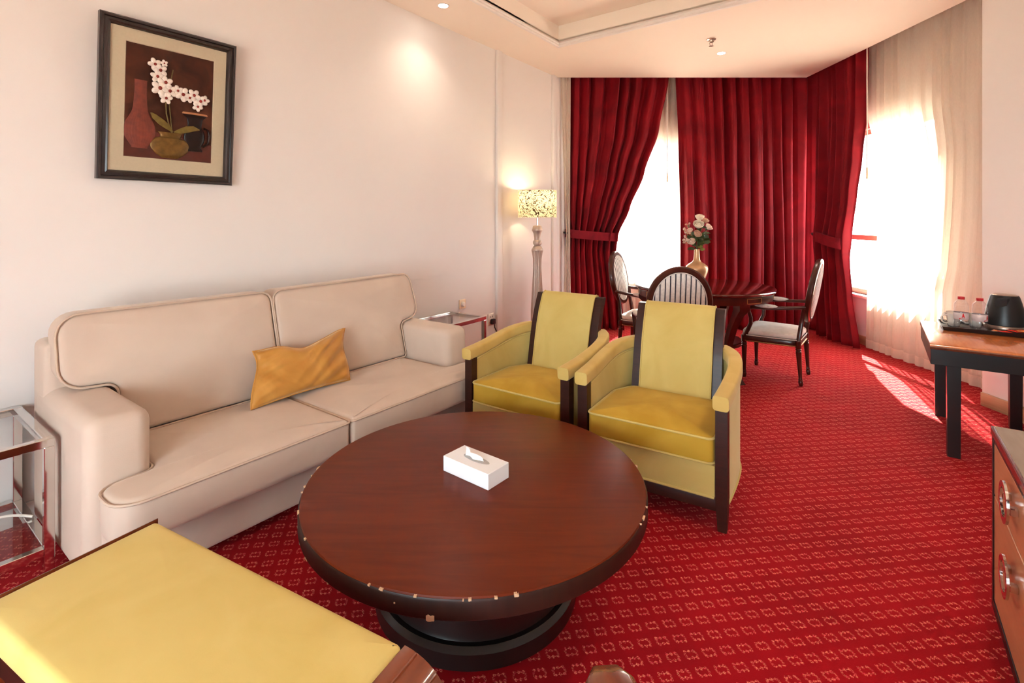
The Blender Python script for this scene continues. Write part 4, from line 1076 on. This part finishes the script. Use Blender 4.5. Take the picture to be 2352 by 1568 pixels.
def foliage(label, px, py, n, seed, mat, size=.06):
    c_ = wpt(px, py); base = Vector((vx+.005, vy, ZV-.05)); t = thing('leaf_stem', label, 'foliage', base, 0, 'green stems in the vase'); loc = c_-base; rr = random.Random(seed)
    bm = BM(); tube(bm, [Vector((0, 0, 0)), Vector((0, 0, .06)), loc*.6+Vector((0, 0, .015)), loc], .0025, 6); mesh_obj('stem', bm, 'stem', t)
    for k in range(n):
        f_ = .45+.55*k/(n-1); st = loc*f_; a = rr.uniform(-1.2, 1.2)
        dirv = Vector((math.sin(a)*.9+loc.x*2, -.4*rr.random(), math.cos(a)*.5)).normalized()
        leafshape('leaf', [st+dirv*(size*i/6)+Vector((0, 0, -.015*(i/6)**2)) for i in range(7)], size*.33, mat, t, .002, Vector((.1, -.9, .4)).normalized())
foliage('dark green leafy stem at the right of the bouquet', 1622, 543, 8, 4, 'leaf', .065)
foliage('dark green leafy stem in the middle of the bouquet', 1603, 532, 8, 5, 'leaf', .06)
foliage('dark green leafy stem at the left of the bouquet', 1588, 540, 7, 9, 'leaf', .055)
foliage('yellow green leaf tips at the lower right of the bouquet', 1615, 560, 5, 6, 'leaflight', .05)

# ============================================================ DESK (right)
dsk = thing('console_desk', 'small black legged desk with orange wood top under the tray', 'desk', W(4.33, 3.72), WALL_ROT)
# local x = s-4.33, y = -(d-3.735)
ZD = .66; hx, hyd = .43, .27
bm = BM()
prof = [(0, -.028), (.004, -.028), (.010, -.018), (.004, -.010), (.0, -.004), (-.008, 0)]
def dr_ring(o2, z): return [(-hx-o2, -hyd-o2, ZD+z), (hx+o2, -hyd-o2, ZD+z), (hx+o2, hyd, ZD+z), (-hx-o2, hyd, ZD+z)]
loft(bm, [dr_ring(o2, z) for o2, z in prof]); top = mesh_obj('desk_top', bm, 'desktop', dsk, 30)
bm = BM(); loft(bm, [dr_ring(o2, z) for o2, z in ((.001, -.03), (.006, -.03), (.0125, -.018), (.0085, -.012), (.001, -.012))]); mesh_obj('edge_moulding', bm, 'deskedge', top, 30)
bm = BM(); box(bm, (-hx+.012, -hyd+.012, ZD-.125), (hx-.012, hyd-.004, ZD-.029), .002, 1); mesh_obj('apron', bm, 'blackwood', dsk, 30)
for sx_ in (-1, 1):
    for yy in (-hyd+.045, .16):
        bm = BM(); loft(bm, [[(sx_*(hx-.045)+a*k, yy+b2*k, z) for a, b2 in ((-.032, -.032), (.032, -.032), (.032, .032), (-.032, .032))] for z, k in ((0, .92), (ZD-.12, 1))]); mesh_obj('leg', bm, 'blackwood', dsk, 20)
# tray
tr = thing('serving_tray', 'black serving tray carrying kettle and bottles on the desk', 'tray', W(4.575, 3.775, ZD), WALL_ROT)
bm = BM(); box(bm, (-.145, -.215, 0), (.145, .215, .006), .002, 1); mesh_obj('tray_base', bm, 'black', tr, 30)
bm = BM(); rings = [[(x, y, z) for x, y in rrect(2*(.145+o2), 2*(.215+o2), .012, 4)] for o2, z in ((0, .001), (.008, .026), (.014, .026), (.006, .001))]; rings.append(rings[0]); loft(bm, rings, False, False); mesh_obj('lip', bm, 'black', tr, 30)
ZTR = ZD+.006
def bottle(label, s, d, rot):
    t = thing('water_bottle', label, 'bottle', W(s, d, ZTR), WALL_ROT+rot, 'water bottles on the tray')
    prof = [(.034, .0), (.039, .005)]
    for k in range(5): prof += [(.0395, .010+.011*k), (.0375, .0145+.011*k)]
    prof += [(.039, .068), (.039, .112)]
    for k in range(5): prof += [(.0395, .116+.010*k), (.0375, .121+.010*k)]
    prof += [(.037, .172), (.028, .186), (.018, .195), (.0165, .205)]
    bm = BM(); lathe(bm, prof, 24); mesh_obj('body', bm, 'bottle', t, 35)
    bm = BM(); lathe(bm, [(.0395, .068), (.0402, .069), (.0402, .111), (.0395, .112)], 32, cap0=False, cap1=False); lb = mesh_obj('label_band', bm, 'label', t, 40)
    bm = BM(); pts = []
    for r_ in (.0403, .0408): pts.append([(r_*math.cos(-2.5+an), r_*math.sin(-2.5+an), z) for an, z in ((-.5, .069), (1.1, .069), (1.1, .076), (.26, .078), (.07, .109), (-.05, .109), (-.18, .078), (-.5, .077))])
    loft(bm, pts); mesh_obj('label_print', bm, 'labelred', lb, 0)
    bm = BM(); lathe(bm, [(.0175, .200), (.0185, .202), (.0185, .216), (.017, .218)], 24); mesh_obj('cap', bm, 'red', t, 40)
bottle('plastic water bottle with red cap next to the white mugs', 4.512, 3.652, -.5)
bottle('plastic water bottle with red cap next to the black kettle', 4.494, 3.742, .3)
kt = thing('kettle', 'matt black electric kettle with steel base band on tray', 'kettle', W(4.655, 3.885, ZTR), WALL_ROT)
bm = BM(); lathe(bm, [(.102, 0), (.104, .004), (.104, .03), (.101, .034)], 48); mesh_obj('base_band', bm, 'steel', kt, 40)
bm = BM(); lathe(bm, [(.101, .034), (.1045, .038), (.103, .07), (.095, .13), (.082, .19), (.073, .222), (.067, .232)], 48); bd_ = mesh_obj('body', bm, 'kettle', kt, 40)
bm = BM(); lathe(bm, [(.066, .232), (.055, .238), (.01, .24)], 40); mesh_obj('lid', bm, 'steel', kt, 40)
bm = BM(); loft(bm, [[(-.085+o2, .03-.06*0-k*.028, z) for k in (-1, 1)]+[(-.06+o2, -.0+k2*.02, z) for k2 in (-1, 1)] for o2, z in ((0, .16), (-.008, .215))]); mesh_obj('spout', bm, 'kettle', kt, 30)
bm = BM(); tube(bm, [(.07, .03, .21), (.12, .05, .205), (.135, .056, .15), (.125, .05, .07), (.1, .04, .05)], .012, 10); mesh_obj('handle', bm, 'kettle', kt, 50)
def mug(label, s, d, rot):
    t = thing('mug', label, 'mug', W(s, d, ZTR), WALL_ROT+rot, 'white mugs on the tray')
    bm = BM(); lathe(bm, [(.026, 0), (.03, .003), (.036, .04), (.041, .088), (.0415, .09), (.039, .09), (.034, .04), (.028, .008), (.005, .006)], 32); mesh_obj('cup', bm, 'white', t, 50)
    bm = BM(); tube(bm, [(.037, 0, .075), (.06, 0, .08), (.076, 0, .06), (.072, 0, .035), (.05, 0, .018), (.034, 0, .02)], .0055, 8); mesh_obj('handle', bm, 'white', t, 50)
mug('white china mug at the front corner of the tray', 4.60, 3.622, math.radians(115))
mug('white china mug behind the first one on the tray', 4.69, 3.63, math.radians(120))
mug('white china mug showing between the two water bottles', 4.66, 3.74, math.radians(80))
rs = random.Random(4)
for k, (s, d, mt, lab) in enumerate(((4.462, 3.80, 'sach3', 'white paper sachet beside the second bottle'), (4.475, 3.835, 'sach2', 'orange sachet lying in front of the kettle'), (4.46, 3.86, 'sach1', 'red sachet lying at the tray front under the kettle'), (4.47, 3.905, 'sach1', 'red sachet lying flat towards the right of the tray'), (4.50, 3.94, 'sach1', 'red sachet on top of the pile at far right'), (4.455, 3.945, 'sach2', 'orange sachet at the right front edge of the tray'))):
    bm = BM(); n = 6; rows = []
    for i in range(n+1):
        rows.append([bm.verts.new((-.035+.07*i/n, -.02+.04*j/4, .004+.006*math.sin(pi*i/n)*math.sin(pi*j/4)+.002*rs.random())) for j in range(5)])
    for a, b2 in zip(rows, rows[1:]):
        for j in range(4): bm.faces.new((a[j], a[j+1], b2[j+1], b2[j]))
    o = mesh_obj('sachet', bm, mt, None, 80); o.location = W(s, d, ZTR+.004+.004*k); o.rotation_euler = (rs.uniform(-.15, .15), rs.uniform(-.15, .15), rs.uniform(0, 3)); md = o.modifiers.new('s', 'SOLIDIFY'); md.thickness = .003
    tag(o, lab, 'sachet', 'sachets on the tray')

# ============================================================ DRESSER (right edge)
drs = thing('dresser', 'peach drawer dresser with ring handles at the right edge', 'dresser', W(1.85, 3.535), WALL_ROT)
# local x = s-1.85 (far end +.65), y = -(d-3.535): front at 0, depth towards -y
ZR = .65; x0, x1 = -.65, .655; dep = -.475
bm = BM(); box(bm, (x0, dep, .0), (x1, -.014, ZR-.03), .002, 1); mesh_obj('body', bm, 'blackwood', drs, 30)
bm = BM(); box(bm, (x0-.006, dep, ZR-.03), (x1+.006, .006, ZR-.001), .003, 1); mesh_obj('top_edge', bm, 'redwood', drs, 30)
bm = BM(); box(bm, (x0, dep+.004, ZR-.002), (x1-.002, -.002, ZR+.002), .001, 1); mesh_obj('top_panel', bm, 'dtop', drs, 30)
bm = BM()
box(bm, (x0, -.014, 0), (x1, .003, .03)); box(bm, (x1-.022, -.014, .03), (x1, .003, ZR-.03)); box(bm, (x0, -.014, .03), (x0+.022, .003, ZR-.03)); box(bm, (x0+.022, -.014, ZR-.05), (x1-.022, .001, ZR-.03))
mesh_obj('face_frame', bm, 'blackwood', drs, 0)
for i, (a, b2) in enumerate(((x1-.022-.62, x1-.024), (x0+.024, x1-.022-.625))):
    for z0, z1 in ((.034, .408), (.414, ZR-.052)):
        bm = BM(); box(bm, (a+.002, -.012, z0), (b2, .0, z1), .002, 1); dw = mesh_obj('drawer', bm, 'peach', drs, 30)
        if b2-a < .3: continue
        cx_, cz_ = (a+b2)/2-.02, (z0+z1)/2+(.075 if z0 < .1 else .02)
        bm = BM(); rings = []
        for k in range(40):
            an = 2*pi*k/40; rings.append([(cx_+r_*math.cos(an), y_, cz_+r_*math.sin(an)) for r_, y_ in ((.044, .020), (.063, .020), (.063, .027), (.044, .027))])
        rings.append(rings[0]); loft(bm, rings, False, False); rh = mesh_obj('ring_handle', bm, 'chrome', dw, 30)
        for sx_ in (-1, 1):
            bm = BM(); box(bm, (cx_+sx_*.053-.011, 0, cz_-.011), (cx_+sx_*.053+.011, .021, cz_+.011), .002, 1); mesh_obj('handle_post', bm, 'chrome', dw, 30)

# ============================================================ CEILING THINGS
def downlight(label, x, y, energy=DOWNLIGHT, group=None):
    t = thing('downlight', label, 'ceiling light', (x, y, HCEIL), 0, 'recessed ceiling downlights')
    bm = BM(); lathe(bm, [(.036, .0), (.044, -.004), (.05, -.003), (.05, .002)], 32, cap0=False, cap1=False); mesh_obj('bezel', bm, 'white', t, 40)
    bm = BM(); lathe(bm, [(.001, -.0025), (.038, -.0025), (.038, .001)], 32); mesh_obj('lens', bm, 'down', t, 40)
    l = bpy.data.lights.new('downlight_beam', 'SPOT'); l.energy = energy; l.color = (1, .84, .66); l.spot_size = math.radians(125); l.spot_blend = 1.0; l.shadow_soft_size = .04
    o = bpy.data.objects.new('downlight_beam', l); COL.objects.link(o); o.location = (x, y, HCEIL-.012)
downlight('recessed downlight in the ceiling above the end of the sofa', -.565, 4.114, DOWNLIGHT*.55)
downlight('recessed downlight in the ceiling next to the sprinkler', 2.21, 5.285)
for (s, d, w_) in ((3.3, 3.68, 'above the desk'), (1.6, 3.68, 'above the dresser')):  # unseen downlights, added because the room needed more light
    p = W(s, d); downlight('added downlight in the ceiling strip %s, out of the picture' % w_, p.x, p.y)
spk = thing('fire_sprinkler', 'small metal fire sprinkler hanging from the ceiling', 'sprinkler', (1.94, 4.877, HCEIL))
bm = BM(); lathe(bm, [(.045, 0), (.044, -.006), (.028, -.014), (.024, -.03), (.012, -.034)], 24); mesh_obj('cup', bm, 'steel', spk, 40)
bm = BM(); tube(bm, [(-.014, 0, -.03), (-.016, 0, -.05), (-.004, 0, -.062)], .0025, 6); tube(bm, [(.014, 0, -.03), (.016, 0, -.05), (.004, 0, -.062)], .0025, 6); mesh_obj('yoke', bm, 'steel', spk)
bm = BM(); lathe(bm, [(.004, -.06), (.022, -.066), (.022, -.068), (.004, -.068)], 16); mesh_obj('deflector', bm, 'steel', spk, 40)

# ============================================================ ROUNDED ARM TIP at the bottom edge
wc = thing('wooden_armchair', 'rounded reddish wooden chair arm peeking in at the bottom edge', 'chair', (.172, .645, 0), math.radians(4))
bm = BM(); sweep(bm, [(0, -.5, .63), (0, -.2, .645), (0, .1, .645), (0, .17, .643), (0, .2, .64), (0, .212, .637)], rrect(.10, .035, .016, 4), scales=[.8, .9, 1, .85, .5, .1]); mesh_obj('arm', bm, 'benchwood', wc, 60)
bm = BM(); sweep(bm, [(.5, -.5, .63), (.5, -.2, .645), (.5, .1, .62), (.5, .15, .62)], rrect(.10, .035, .016, 4), scales=[.8, .9, .8, .4]); mesh_obj('arm', bm, 'benchwood', wc, 60)
for x in (0, .5):
    for y in (.08, -.46):
        bm = BM(); tube(bm, [(x, y, 0), (x, y, .35), (x, y, .632)], [.015, .022, .02], 12); mesh_obj('leg', bm, 'benchwood', wc, 50)
bm = BM(); box(bm, (.02, -.47, .36), (.48, .09, .42), .02, 3); mesh_obj('seat', bm, 'yellowseat', wc, 50)
bm = BM(); box(bm, (.02, -.5, .5), (.48, -.46, .85), .015, 3); mesh_obj('backrest', bm, 'yellow', wc, 50)
